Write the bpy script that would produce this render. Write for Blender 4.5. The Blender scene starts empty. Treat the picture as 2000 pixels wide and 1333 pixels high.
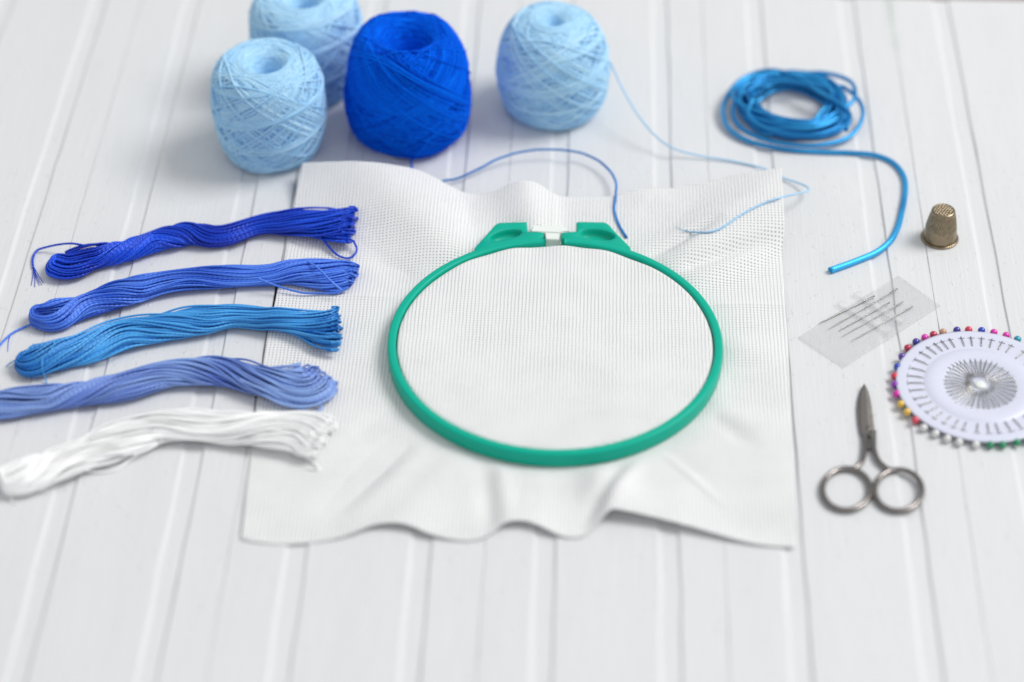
import bpy, math, random
import numpy as np

random.seed(7)
rng = np.random.default_rng(11)
U = 0.01                      # everything below is laid out in centimetres; meshes are stored in metres
scene = bpy.context.scene
COL = scene.collection
PI = math.pi

# ------------------------------------------------------------------ camera numbers (fitted to the boards and the hoop)
F, PITCH, H = 4648.7, 0.7040, 74.11      # focal length in photo pixels, tilt below horizontal, height above table (cm)
YAW = 0.03808                            # the boards run at this small angle to the viewing direction
CP, SP = math.cos(PITCH), math.sin(PITCH)


def at(px, py, z=0.0):
    """point of the table scene (cm) seen at a photo pixel, z above the table top"""
    a = px - 1000.0
    b = 666.5 - py
    d = np.array([a, CP * F + SP * b, -SP * F + CP * b])
    t = (z - H) / d[2]
    return np.array([d[0] * t, d[1] * t, z])


# ------------------------------------------------------------------ object helpers
def tag(o, label=None, cat=None, group=None, kind=None):
    if label: o['label'] = label
    if cat: o['category'] = cat
    if group: o['group'] = group
    if kind: o['kind'] = kind
    return o


def thing(name, label, cat, loc=(0, 0, 0), group=None):
    o = bpy.data.objects.new(name, None)
    COL.objects.link(o)
    o.empty_display_size = 0.01
    o.location = [c * U for c in loc]
    return tag(o, label, cat, group)


class MB:
    """collects vertices and faces (cm) with per-point attributes"""
    def __init__(s):
        s.v, s.f, s.att, s.n = [], [], {'tone': [], 'along': [], 'around': []}, 0
        s.tan = []

    def add(s, v, f, tone=None, along=None, around=None, tan=None):
        v = np.asarray(v, float)
        k = len(v)
        s.v.append(v)
        s.f += [tuple(int(i) + s.n for i in q) for q in f]
        for nm, val in (('tone', tone), ('along', along), ('around', around)):
            s.att[nm].append(np.zeros(k) if val is None else np.broadcast_to(np.asarray(val, float), (k,)))
        s.tan.append(np.tile([0.0, 0.0, 1.0], (k, 1)) if tan is None else np.asarray(tan, float))
        s.n += k

    def build(s, name, mat, parent=None, smooth=True, origin=None, uv=None):
        v = np.concatenate(s.v)
        o0 = np.array(origin if origin is not None else (0, 0, 0), float)
        me = bpy.data.meshes.new(name)
        me.from_pydata(((v - o0) * U).tolist(), [], s.f)
        for nm, val in s.att.items():
            a = me.attributes.new(nm, 'FLOAT', 'POINT')
            a.data.foreach_set('value', np.concatenate(val).astype(np.float32))
        a = me.attributes.new('fibre', 'FLOAT_VECTOR', 'POINT')
        a.data.foreach_set('vector', np.concatenate(s.tan).astype(np.float32).ravel())
        if uv is not None:
            lay = me.uv_layers.new(name='UVMap')
            idx = np.empty(len(me.loops), np.int32)
            me.loops.foreach_get('vertex_index', idx)
            lay.data.foreach_set('uv', uv[idx].astype(np.float32).ravel())
        me.polygons.foreach_set('use_smooth', [bool(smooth)] * len(me.polygons))
        me.update()
        me.materials.append(mat)
        o = bpy.data.objects.new(name, me)
        COL.objects.link(o)
        if parent is not None:
            o.parent = parent
            if origin is None:          # world coordinates given: subtract where the thing stands
                o.location = [-c for c in parent_loc(parent)]
        elif origin is not None:
            o.location = [c * U for c in o0]
        return o


def parent_loc(p):
    loc = np.array(p.location)
    while p.parent is not None:
        p = p.parent
        loc = loc + np.array(p.location)
    return loc


def norm(a):
    return a / np.maximum(np.linalg.norm(a, axis=-1, keepdims=True), 1e-9)


def smooth_path(p, n):
    """Catmull-Rom through p, resampled to n points of even spacing"""
    p = np.asarray(p, float)
    q = np.vstack([2 * p[0] - p[1], p, 2 * p[-1] - p[-2]])
    out = []
    for i in range(1, len(q) - 2):
        t = np.linspace(0, 1, 12, endpoint=False)[:, None]
        a, b, c, d = q[i - 1], q[i], q[i + 1], q[i + 2]
        out.append(0.5 * ((2 * b) + (-a + c) * t + (2 * a - 5 * b + 4 * c - d) * t ** 2 + (-a + 3 * b - 3 * c + d) * t ** 3))
    out.append(p[-1:])
    return resample(np.vstack(out), n)


def resample(p, n):
    s = np.concatenate([[0], np.cumsum(np.linalg.norm(np.diff(p, axis=0), axis=1))])
    t = np.linspace(0, s[-1], n)
    return np.stack([np.interp(t, s, p[:, k]) for k in range(p.shape[1])], 1)


def tube(mb, p, r, sides=6, ref=None, closed=False, tone=0.0, flat=1.0, caps=True):
    p = np.asarray(p, float)
    n = len(p)
    if closed:
        T = norm(np.roll(p, -1, 0) - np.roll(p, 1, 0))
    else:
        T = norm(np.gradient(p, axis=0))
    if ref is None:
        ref = np.tile(np.array([0.02, 0.03, 1.0]), (n, 1))
    N = norm(ref - (ref * T).sum(1, keepdims=True) * T)
    B = np.cross(T, N)
    r = np.broadcast_to(np.asarray(r, float), (n,))
    a = -PI + np.arange(sides) * 2 * PI / sides
    ring = p[:, None, :] + r[:, None, None] * (np.cos(a)[None, :, None] * N[:, None, :] * flat + np.sin(a)[None, :, None] * B[:, None, :])
    v = ring.reshape(-1, 3)
    f = []
    m = n if closed else n - 1
    for i in range(m):
        j = (i + 1) % n
        for k in range(sides):
            l = (k + 1) % sides
            f.append((i * sides + k, j * sides + k, j * sides + l, i * sides + l))
    if not closed and caps:
        f.append(tuple(range(sides - 1, -1, -1)))
        f.append(tuple((n - 1) * sides + k for k in range(sides)))
    s = np.concatenate([[0], np.cumsum(np.linalg.norm(np.diff(p, axis=0), axis=1))])
    mb.add(v, [q[::-1] for q in f], tone if np.isscalar(tone) else np.repeat(tone, sides), np.repeat(s, sides), np.tile(a, n), np.repeat(T, sides, 0))


def lathe(mb, prof, c, seg=64, rfun=None, closed=False):
    """prof: (r, z) list, revolved round the vertical through c"""
    prof = np.asarray(prof, float)
    a = np.arange(seg) * 2 * PI / seg
    r = np.repeat(prof[:, 0][:, None], seg, 1)
    z = np.repeat(prof[:, 1][:, None], seg, 1)
    if rfun is not None:
        r, z = rfun(r, z, a[None, :])
    v = np.stack([c[0] + r * np.cos(a), c[1] + r * np.sin(a), c[2] + z], -1).reshape(-1, 3)
    f = []
    n = len(prof)
    for i in range(n if closed else n - 1):
        j = (i + 1) % n
        for k in range(seg):
            l = (k + 1) % seg
            f.append((i * seg + k, i * seg + l, j * seg + l, j * seg + k))
    mb.add(v, f)
    return mb


def noise1(n, k, amp):
    """smooth 1-D noise of n samples with about k features"""
    y = rng.normal(0, 1, k + 3)
    return amp * np.interp(np.linspace(0, k + 2, n), np.arange(k + 3), y)


def smooth1(a, it=2):
    a = np.array(a, float)
    for _ in range(it):
        b = a.copy()
        b[1:-1] = (a[:-2] + 2 * a[1:-1] + a[2:]) / 4
        a = b
    return a


# ------------------------------------------------------------------ materials
def srgb(r, g, b):
    return tuple(((c / 255) / 12.92 if c / 255 <= 0.04045 else ((c / 255 + 0.055) / 1.055) ** 2.4) for c in (r, g, b)) + (1,)


def material(name):
    m = bpy.data.materials.new(name)
    m.use_nodes = True
    nt = m.node_tree
    return m, nt, nt.nodes['Principled BSDF'], nt.nodes['Material Output']


def nd(nt, t, **kw):
    n = nt.nodes.new(t)
    for k, v in kw.items():
        setattr(n, k, v)
    return n


def math_n(nt, op, a, b=None, c=None, clamp=False):
    n = nd(nt, 'ShaderNodeMath', operation=op, use_clamp=clamp)
    for i, x in enumerate((a, b, c)):
        if x is None: continue
        if isinstance(x, (int, float)): n.inputs[i].default_value = x
        else: nt.links.new(x, n.inputs[i])
    return n.outputs[0]


def mixc(nt, fac, a, b, blend='MIX'):
    n = nd(nt, 'ShaderNodeMix', data_type='RGBA', blend_type=blend)
    for s, x in ((n.inputs[0], fac), (n.inputs[6], a), (n.inputs[7], b)):
        if isinstance(x, (int, float, tuple)): s.default_value = x
        else: nt.links.new(x, s)
    return n.outputs[2]


def thread_mat(name, base, pale, rough=0.55, twist=22.0, bump=0.35, sheen=0.3, spec=0.4, tonescale=1.0, silk=0.0):
    """strands: each carries its own dye tone; plied twist as bump along its length"""
    m, nt, b, out = material(name)
    at_t = nd(nt, 'ShaderNodeAttribute', attribute_name='tone')
    at_l = nd(nt, 'ShaderNodeAttribute', attribute_name='along')
    at_a = nd(nt, 'ShaderNodeAttribute', attribute_name='around')
    f = math_n(nt, 'MULTIPLY_ADD', at_t.outputs['Fac'], tonescale, 0.5, clamp=True)
    c = mixc(nt, f, base, pale)
    nt.links.new(c, b.inputs['Base Color'])
    b.inputs['Roughness'].default_value = rough
    b.inputs['Specular IOR Level'].default_value = spec
    b.inputs['Sheen Weight'].default_value = sheen
    b.inputs['Sheen Roughness'].default_value = 0.4
    b.inputs['Sheen Tint'].default_value = pale
    if silk:                                   # fibres run along the strand: the sheen spreads across it
        at_f = nd(nt, 'ShaderNodeAttribute', attribute_name='fibre')
        b.inputs['Anisotropic'].default_value = silk
        b.inputs['Anisotropic Rotation'].default_value = 0.25
        b.inputs['Specular Tint'].default_value = tuple(0.45 + 0.55 * min(1, c * 1.1) for c in pale[:3]) + (1,)
        b.inputs['IOR'].default_value = 1.7
        nt.links.new(at_f.outputs['Vector'], b.inputs['Tangent'])
    ph = math_n(nt, 'MULTIPLY_ADD', at_l.outputs['Fac'], twist, math_n(nt, 'MULTIPLY', at_a.outputs['Fac'], 2.0))
    w = math_n(nt, 'SINE', ph)
    no = nd(nt, 'ShaderNodeTexNoise')
    no.inputs['Scale'].default_value = 1800
    tc = nd(nt, 'ShaderNodeTexCoord')
    nt.links.new(tc.outputs['Object'], no.inputs['Vector'])
    hgt = math_n(nt, 'MULTIPLY_ADD', no.outputs['Fac'], 0.8, w)
    bp = nd(nt, 'ShaderNodeBump')
    bp.inputs['Strength'].default_value = bump
    bp.inputs['Distance'].default_value = 0.0002
    nt.links.new(hgt, bp.inputs['Height'])
    nt.links.new(bp.outputs['Normal'], b.inputs['Normal'])
    return m


def plain(name, col, rough=0.4, metal=0.0, spec=0.5, coat=0.0, noise=0.0, nscale=300, bump=0.0):
    m, nt, b, out = material(name)
    b.inputs['Base Color'].default_value = col
    b.inputs['Roughness'].default_value = rough
    b.inputs['Metallic'].default_value = metal
    b.inputs['Specular IOR Level'].default_value = spec
    b.inputs['Coat Weight'].default_value = coat
    b.inputs['Coat Roughness'].default_value = 0.05
    no = nd(nt, 'ShaderNodeTexNoise')
    no.inputs['Scale'].default_value = nscale
    no.inputs['Detail'].default_value = 5
    tc = nd(nt, 'ShaderNodeTexCoord')
    nt.links.new(tc.outputs['Object'], no.inputs['Vector'])
    dark = tuple(c * (1 - noise) for c in col[:3]) + (1,)
    lite = tuple(min(1, c * (1 + noise)) for c in col[:3]) + (1,)
    nt.links.new(mixc(nt, no.outputs['Fac'], dark, lite), b.inputs['Base Color'])
    rr = math_n(nt, 'MULTIPLY_ADD', no.outputs['Fac'], 0.16, rough - 0.08, clamp=True)
    nt.links.new(rr, b.inputs['Roughness'])
    if bump:
        bp = nd(nt, 'ShaderNodeBump')
        bp.inputs['Strength'].default_value = bump
        bp.inputs['Distance'].default_value = 0.0003
        nt.links.new(no.outputs['Fac'], bp.inputs['Height'])
        nt.links.new(bp.outputs['Normal'], b.inputs['Normal'])
    return m


def board_mat():
    m, nt, b, out = material('white_painted_wood')
    tc = nd(nt, 'ShaderNodeTexCoord')
    mp = nd(nt, 'ShaderNodeMapping')
    mp.inputs['Scale'].default_value = (1, 0.035, 1)
    nt.links.new(tc.outputs['Object'], mp.inputs['Vector'])
    grain = nd(nt, 'ShaderNodeTexNoise')
    grain.inputs['Scale'].default_value = 900
    grain.inputs['Detail'].default_value = 4
    nt.links.new(mp.outputs['Vector'], grain.inputs['Vector'])
    mp2 = nd(nt, 'ShaderNodeMapping')
    mp2.inputs['Scale'].default_value = (1, 0.12, 1)
    nt.links.new(tc.outputs['Object'], mp2.inputs['Vector'])
    cloud = nd(nt, 'ShaderNodeTexNoise')
    cloud.inputs['Scale'].default_value = 45
    cloud.inputs['Detail'].default_value = 3
    nt.links.new(mp2.outputs['Vector'], cloud.inputs['Vector'])
    fleck = nd(nt, 'ShaderNodeTexNoise')
    fleck.inputs['Scale'].default_value = 220
    fleck.inputs['Detail'].default_value = 2
    nt.links.new(tc.outputs['Object'], fleck.inputs['Vector'])
    c = mixc(nt, grain.outputs['Fac'], (0.655, 0.664, 0.674, 1), (0.735, 0.742, 0.750, 1))
    cf = math_n(nt, 'MULTIPLY', math_n(nt, 'SUBTRACT', cloud.outputs['Fac'], 0.45, clamp=True), 0.9, clamp=True)
    c = mixc(nt, cf, c, (0.625, 0.633, 0.643, 1))
    # bare wood and dirt down in the joints between boards: a per-vertex mask of the joint itself
    j = nd(nt, 'ShaderNodeAttribute', attribute_name='tone')
    c = mixc(nt, j.outputs['Fac'], c, (0.045, 0.036, 0.030, 1))
    # a short green paint mark at the far end of one joint
    g = nd(nt, 'ShaderNodeAttribute', attribute_name='around')
    c = mixc(nt, math_n(nt, 'MULTIPLY', g.outputs['Fac'], 0.42), c, (0.16, 0.36, 0.16, 1))
    nt.links.new(c, b.inputs['Base Color'])
    nt.links.new(math_n(nt, 'MULTIPLY_ADD', grain.outputs['Fac'], 0.2, 0.42), b.inputs['Roughness'])
    b.inputs['Specular IOR Level'].default_value = 0.22
    fl = math_n(nt, 'MULTIPLY', math_n(nt, 'SUBTRACT', fleck.outputs['Fac'], 0.64, clamp=True), 14.0, clamp=True)
    hgt = math_n(nt, 'ADD', math_n(nt, 'MULTIPLY', grain.outputs['Fac'], 0.5), math_n(nt, 'ADD', cloud.outputs['Fac'], math_n(nt, 'MULTIPLY', fl, 0.7)))
    bp = nd(nt, 'ShaderNodeBump')
    bp.inputs['Strength'].default_value = 0.5
    bp.inputs['Distance'].default_value = 0.0006
    nt.links.new(hgt, bp.inputs['Height'])
    nt.links.new(bp.outputs['Normal'], b.inputs['Normal'])
    return m


def aida_mat(period=0.176):
    """counted-thread cotton: basket blocks with holes painted as dark dots of shade at every crossing (UV in cm along the cloth)"""
    m, nt, b, out = material('white_counted_thread_cotton')
    uv = nd(nt, 'ShaderNodeUVMap', uv_map='UVMap')
    sx = nd(nt, 'ShaderNodeSeparateXYZ')
    nt.links.new(uv.outputs['UV'], sx.inputs[0])
    wob = nd(nt, 'ShaderNodeTexNoise')
    wob.inputs['Scale'].default_value = 1.3
    nt.links.new(uv.outputs['UV'], wob.inputs['Vector'])
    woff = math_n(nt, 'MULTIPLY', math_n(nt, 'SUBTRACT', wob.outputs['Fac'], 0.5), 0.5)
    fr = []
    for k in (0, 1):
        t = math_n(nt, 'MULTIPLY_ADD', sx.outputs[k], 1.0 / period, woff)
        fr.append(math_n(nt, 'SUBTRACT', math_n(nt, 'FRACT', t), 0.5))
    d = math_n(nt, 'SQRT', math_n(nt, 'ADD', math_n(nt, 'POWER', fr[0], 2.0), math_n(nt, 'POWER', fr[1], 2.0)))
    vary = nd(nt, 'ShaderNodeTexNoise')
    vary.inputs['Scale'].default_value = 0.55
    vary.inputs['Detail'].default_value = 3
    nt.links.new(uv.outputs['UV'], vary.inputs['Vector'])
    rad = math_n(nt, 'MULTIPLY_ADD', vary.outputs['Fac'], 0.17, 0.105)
    hole_shade = math_n(nt, 'LESS_THAN', d, rad)
    # fine threads of each block
    t1 = math_n(nt, 'SINE', math_n(nt, 'MULTIPLY', sx.outputs[0], 2 * PI / period * 4))
    t2 = math_n(nt, 'SINE', math_n(nt, 'MULTIPLY', sx.outputs[1], 2 * PI / period * 4))
    blk = math_n(nt, 'MULTIPLY', math_n(nt, 'COSINE', math_n(nt, 'MULTIPLY', fr[0], 2 * PI)), math_n(nt, 'COSINE', math_n(nt, 'MULTIPLY', fr[1], 2 * PI)))
    hgt = math_n(nt, 'ADD', math_n(nt, 'MULTIPLY', math_n(nt, 'ADD', t1, t2), 0.18), math_n(nt, 'MINIMUM', math_n(nt, 'MULTIPLY', d, 2.4), 1.0))
    bp = nd(nt, 'ShaderNodeBump')
    bp.inputs['Strength'].default_value = 0.55
    bp.inputs['Distance'].default_value = 0.0004
    nt.links.new(hgt, bp.inputs['Height'])
    nt.links.new(bp.outputs['Normal'], b.inputs['Normal'])
    c = mixc(nt, vary.outputs['Fac'], (0.95, 0.952, 0.948, 1), (0.972, 0.973, 0.969, 1))
    nt.links.new(c, b.inputs['Base Color'])
    b.inputs['Roughness'].default_value = 0.9
    b.inputs['Specular IOR Level'].default_value = 0.15
    nt.links.new(mixc(nt, hole_shade, c, (0.27, 0.275, 0.28, 1)), b.inputs['Base Color'])  # dark dots painted in for the shade seen through the weave holes
    tl = nd(nt, 'ShaderNodeBsdfTranslucent')
    tl.inputs['Color'].default_value = (0.96, 0.965, 0.955, 1)
    mx = nd(nt, 'ShaderNodeMixShader')
    mx.inputs[0].default_value = 0.13
    nt.links.new(b.outputs[0], mx.inputs[1])
    nt.links.new(tl.outputs[0], mx.inputs[2])
    nt.links.new(mx.outputs[0], out.inputs['Surface'])
    return m


def film_mat(name, clear, col, rough=0.12):
    """thin clear plastic film"""
    m, nt, b, out = material(name)
    b.inputs['Base Color'].default_value = col
    b.inputs['Roughness'].default_value = rough
    tr = nd(nt, 'ShaderNodeBsdfTransparent')
    tr.inputs['Color'].default_value = (0.972, 0.972, 0.974, 1)
    no = nd(nt, 'ShaderNodeTexNoise')
    no.inputs['Scale'].default_value = 160
    tc = nd(nt, 'ShaderNodeTexCoord')
    nt.links.new(tc.outputs['Object'], no.inputs['Vector'])
    fac = math_n(nt, 'MULTIPLY_ADD', no.outputs['Fac'], 0.12, clear - 0.06, clamp=True)
    mx = nd(nt, 'ShaderNodeMixShader')
    nt.links.new(fac, mx.inputs[0])
    nt.links.new(b.outputs[0], mx.inputs[1])
    nt.links.new(tr.outputs[0], mx.inputs[2])
    nt.links.new(mx.outputs[0], out.inputs['Surface'])
    return m


M_BOARD = board_mat()
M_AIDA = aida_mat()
M_GREEN = plain('green_plastic', (0.0, 0.41, 0.285, 1), 0.40, spec=0.22, noise=0.04)
M_WHITEPL = plain('milky_white_plastic', (0.80, 0.84, 0.80, 1), 0.3, noise=0.03)
M_DISC = plain('lilac_white_plastic', (0.66, 0.68, 0.80, 1), 0.35, noise=0.03)
M_SLOT = plain('dull_mauve_slot_edge', (0.22, 0.15, 0.21, 1), 0.6, noise=0.2)
M_PINSTEEL = plain('nickel_pin_steel', (0.36, 0.35, 0.31, 1), 0.25, metal=1.0, noise=0.15)
M_NEEDLE = plain('grey_needle_steel', (0.26, 0.25, 0.24, 1), 0.30, metal=1.0, noise=0.25)
M_STEEL = plain('dark_nickel_steel', (0.255, 0.235, 0.225, 1), 0.22, metal=1.0, noise=0.12)
M_STEELB = plain('brushed_blade_steel', (0.33, 0.305, 0.28, 1), 0.34, metal=1.0, noise=0.12, bump=0.05)
M_BRASS = plain('tarnished_brass', (0.29, 0.235, 0.16, 1), 0.30, metal=1.0, noise=0.5, nscale=420)
M_FILM = film_mat('clear_film', 0.90, (0.80, 0.80, 0.81, 1), 0.2)
M_STRIP = film_mat('clear_strip', 0.88, (0.86, 0.88, 0.87, 1), 0.2)
M_LIGHTY = thread_mat('light_blue_yarn', (0.33, 0.62, 0.89, 1), (0.56, 0.82, 0.98, 1), 0.85, 30, 0.35, 0.35, 0.15, tonescale=1.4)
M_ROYALY = thread_mat('royal_blue_fine_yarn', (0.0, 0.060, 0.58, 1), (0.0, 0.175, 0.95, 1), 0.75, 40, 0.3, 0.05, 0.05, tonescale=1.7)
M_MIDT = thread_mat('mid_blue_thread', (0.02, 0.16, 0.50, 1), (0.06, 0.30, 0.72, 1), 0.6, 30, 0.4, 0.2, 0.2)
M_TAILY = thread_mat('light_blue_tail_yarn', (0.36, 0.60, 0.84, 1), (0.5, 0.74, 0.94, 1), 0.85, 30, 0.4, 0.4, 0.15)
M_FL1 = thread_mat('royal_floss', (0.0, 0.022, 0.42, 1), (0.008, 0.10, 0.82, 1), 0.38, 26, 0.4, 0.0, 0.55, silk=0.85)
M_FL2 = thread_mat('cobalt_floss', (0.010, 0.075, 0.55, 1), (0.11, 0.28, 0.93, 1), 0.38, 26, 0.4, 0.0, 0.55, silk=0.85)
M_FL3 = thread_mat('azure_floss', (0.0, 0.115, 0.47, 1), (0.075, 0.40, 0.84, 1), 0.38, 26, 0.4, 0.0, 0.55, silk=0.85)
M_FL4 = thread_mat('periwinkle_floss', (0.10, 0.18, 0.58, 1), (0.30, 0.46, 0.84, 1), 0.38, 26, 0.4, 0.0, 0.55, silk=0.85)
M_FL5 = thread_mat('white_floss', (0.965, 0.965, 0.965, 1), (0.985, 0.985, 0.982, 1), 0.5, 26, 0.3, 0.0, 0.5, silk=0.7)
M_CORD = thread_mat('blue_satin_cord', (0.0, 0.17, 0.48, 1), (0.04, 0.42, 0.82, 1), 0.34, 60, 0.16, 0.0, 0.8, silk=0.9)
M_CORD.node_tree.nodes['Principled BSDF'].inputs['Metallic'].default_value = 0.55


# ------------------------------------------------------------------ the table: painted matchboard panels
def build_table():
    P, X0 = 5.4, -22.46
    far = 118.7
    kinds = []                                   # (x, z, joint)
    xs, zs, tn, sid = [], [], [], []
    for k in range(-8, 17):
        xd = X0 + k * P                          # right-hand edge of the sunk channel
        xs += [xd - 1.03, xd - 0.98, xd - 0.86, xd - 0.80, xd - 0.6, xd - 0.35, xd - 0.13, xd - 0.07, xd - 0.012, xd + 0.03]
        zs += [0, -0.010, -0.080, -0.094, -0.098, -0.098, -0.098, -0.086, -0.012, 0]
        tn += [0] * 10; sid += [0] * 10
        last = xd + 0.03
        if k % 2 == 1:
            c = xd + P * (0.42 if k == 3 else 0.36)
            xs += [c - 0.5, c - 0.06, c - 0.025, c, c + 0.025, c + 0.06, c + 0.5]
            zs += [0, 0, -0.03, -0.22, -0.03, 0, 0]
            tn += [0, 0, 0, 1, 0, 0, 0]; sid += [0, -3, -1, 0.001 * 1, 1, 3, 0]
            kinds.append((c, k))
        else:
            xs += [xd + 1.6, xd + 3.1]; zs += [0, 0]; tn += [0, 0]; sid += [0, 0]
    xs, zs, tn, sid = map(np.array, (xs, zs, tn, sid))
    order = np.argsort(xs)
    xs, zs, tn, sid = xs[order], zs[order], tn[order], sid[order]
    ys = np.concatenate([np.arange(30, far, 0.35), [far]])
    nx, ny = len(xs), len(ys)
    X = np.repeat(xs[None], ny, 0); Z = np.repeat(zs[None], ny, 0); TN = np.repeat(tn[None].astype(float), ny, 0)
    Y = np.repeat(ys[:, None], nx, 1)
    GR = np.zeros_like(X)
    # the joints wander and open and close: filled with paint here, a dark crack there
    for c, k in kinds:
        op = {1: 1.0, 3: 0.15, 5: 0.22, 7: 0.9, -1: 0.25, 9: 0.6}.get(k, 0.3)
        w = np.clip(op * (0.55 + smooth1(noise1(ny, 26, 0.55), 2) + smooth1(noise1(ny, 90, 0.18), 1)), 0.03, 1.5)
        if k == 1:
            w = np.clip(w * np.interp(ys, [60, 72, 80, 86, 97, 103, 118], [0.06, 0.12, 0.8, 1.4, 1.3, 0.6, 0.3]), 0.02, 2)
        if k == 7:
            w = np.clip(w * np.interp(ys, [60, 84, 87, 91, 95, 101, 118], [0.15, 0.2, 1.0, 1.4, 0.7, 0.35, 0.35]), 0.02, 2)
        sh = smooth1(noise1(ny, 50, 0.025), 2)
        sel = np.abs(X[0] - c) < 0.07
        for i in np.where(sel)[0]:
            s = xs[i] - c
            X[:, i] = c + sh * 0.6 + s * (0.35 + 0.75 * np.minimum(w, 1.5))
            Z[:, i] = Z[:, i] * np.minimum(0.25 + w, 1.2)
            if k == 7:
                GR[:, i] = np.interp(ys, [112.9, 113.8, 115.5, 116.2, 118], [0, 0.75, 0.5, 1.0, 0.9]) * (1.0 if abs(s) < 0.05 else 0.35)
            if abs(s) < 0.005:
                TN[:, i] = np.clip((w - 0.25) * 1.6, 0, 1)
            elif abs(s) < 0.04:
                TN[:, i] = np.clip((w - 0.75) * 0.9, 0, 0.8)
    # a little grime collects along the foot of each channel wall; the edges are not dead straight
    for k in range(-8, 17):
        xd = X0 + k * P
        w1 = smooth1(noise1(ny, 30, 0.025), 2)
        sel = (xs > xd - 1.1) & (xs < xd - 0.78)
        X[:, sel] += w1[:, None]
        w2 = smooth1(noise1(ny, 46, 0.022), 1)
        sel = (xs > xd - 0.13) & (xs < xd + 0.04)
        X[:, sel] += w2[:, None]
        g2 = np.clip(0.05 + smooth1(noise1(ny, 40, 0.09), 1), 0, 0.25)
        for off in (-0.07, -0.012):
            TN[:, np.argmin(np.abs(xs - (xd + off)))] = g2 * (1.0 if off < -0.05 else 0.6)
    Z += smooth1(noise1(ny, 12, 0.006), 3)[:, None]
    v = np.stack([X, Y, Z], -1).reshape(-1, 3)
    f = []
    for j in range(ny - 1):
        b = j * nx
        for i in range(nx - 1):
            f.append((b + i, b + i + 1, b + nx + i + 1, b + nx + i))
    mb = MB()
    mb.add(v, f, TN.ravel(), None, GR.ravel())
    # far edge and underside so the top has a real thickness
    base = (ny - 1) * nx
    e = np.stack([X[-1], Y[-1] + 0.0, np.full(nx, -2.2)], -1)
    n0 = mb.n
    mb.add(e, [])
    mb.f += [(base + i, base + i + 1, n0 + i + 1, n0 + i) for i in range(nx - 1)]
    o = mb.build('tabletop', M_BOARD, smooth=False)
    o.rotation_euler = (0, 0, -YAW)
    tag(o, 'white painted tongue and groove wooden tabletop with sunk channels', kind='structure')
    # the floor well below, seen past the far edge of the table
    fm = plain('dull_pink_floor', (0.30, 0.22, 0.20, 1), 0.6, noise=0.15, nscale=8)
    g = MB()
    g.add([(-400, -100, -75), (400, -100, -75), (400, 700, -75), (-400, 700, -75)], [(0, 1, 2, 3)])
    tag(g.build('floor', fm, smooth=False), 'warm brown floor beyond the table', kind='structure')


# ------------------------------------------------------------------ cloth held in the hoop
HC = np.array([2.05, 86.27])
RI, RO = 7.56, 7.97
EDGE = [  # photo outline of the cloth with its height above the boards (cm)
    (470, 1054, .12), (484, 930, .10), (503, 790, .10), (522, 660, .10), (548, 545, .10), (566, 440, .14), (580, 370, .45), (590, 323, .85),
    (640, 321, 1.15), (700, 317, 1.5), (760, 321, 1.5), (820, 334, 1.1), (870, 359, .6), (900, 376, .28), (930, 382, .18), (960, 378, .35),
    (1000, 360, .8), (1030, 354, 1.0), (1058, 365, .7), (1083, 384, .32), (1110, 388, .2), (1160, 388, .25), (1200, 385, .35), (1260, 370, .6),
    (1320, 367, .7), (1400, 353, .95), (1450, 342, 1.2), (1525, 333, 1.6), (1529, 390, 1.5), (1532, 448, 1.15), (1527, 487, .35), (1530, 530, .14), (1532, 590, .16), (1538, 660, .12),
    (1543, 760, .10), (1549, 880, .10), (1552, 980, .10), (1554, 1071, .12), (1490, 1067, .16), (1430, 1054, .42), (1350, 1030, .9),
    (1290, 1014, 1.2), (1215, 997, 1.6), (1190, 1001, 1.4), (1166, 1028, .55), (1136, 1050, .14), (1100, 1050, .15), (1060, 1033, .58), (1025, 1020, .9),
    (988, 1025, .7), (960, 1044, .28), (930, 1057, .1), (890, 1057, .12), (840, 1045, .45), (800, 1028, .82), (765, 1022, .95), (725, 1029, .62),
    (690, 1044, .32), (640, 1057, .13), (560, 1064, .1), (505, 1061, .1)]


def cloth_edge():
    pts = np.array([at(e[0], e[1], e[2] * (0.40 if i > 36 or i < 6 else 1.0)) for i, e in enumerate(EDGE)])
    corners = [0, 7, 27, 37]
    n = len(pts)
    out = []
    for a, b in zip(corners, corners[1:] + [n]):
        seg = np.vstack([pts[a:b + 1]]) if b < n else np.vstack([pts[a:], pts[:1]])
        out.append(smooth_path(seg, 160)[:-1])
    return np.vstack(out)


_edge = cloth_edge()
_ang = np.arctan2(_edge[:, 1] - HC[1], _edge[:, 0] - HC[0])
_rad = np.hypot(_edge[:, 1] - HC[1], _edge[:, 0] - HC[0])
_o = np.argsort(_ang)
_ang, _rad, _ez = _ang[_o], _rad[_o], _edge[_o, 2]
_ang = np.concatenate([_ang[-1:] - 2 * PI, _ang, _ang[:1] + 2 * PI])
_rad = np.concatenate([_rad[-1:], _rad, _rad[:1]])
_ez = np.concatenate([_ez[-1:], _ez, _ez[:1]])
_ga = np.linspace(-PI, PI, 1440, endpoint=False)


def circ_blur(v, deg):
    k = np.exp(-0.5 * ((np.arange(1440) - 720) / (deg * 4)) ** 2)
    k /= k.sum()
    return np.real(np.fft.ifft(np.fft.fft(v) * np.fft.fft(np.roll(k, -720))))


_rs = circ_blur(np.interp(_ga, _ang, _rad), 6)
_zs = circ_blur(np.interp(_ga, _ang, _ez), 2.2)
_zt = circ_blur(np.interp(_ga, _ang, _ez), 1.2)
_ga = np.concatenate([_ga, [PI]])
_rs, _zs, _zt = [np.concatenate([q, q[:1]]) for q in (_rs, _zs, _zt)]
CYAW, SYAW = math.cos(YAW), math.sin(YAW)


def to_board(x, y):
    return x * CYAW - y * SYAW, x * SYAW + y * CYAW


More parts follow.
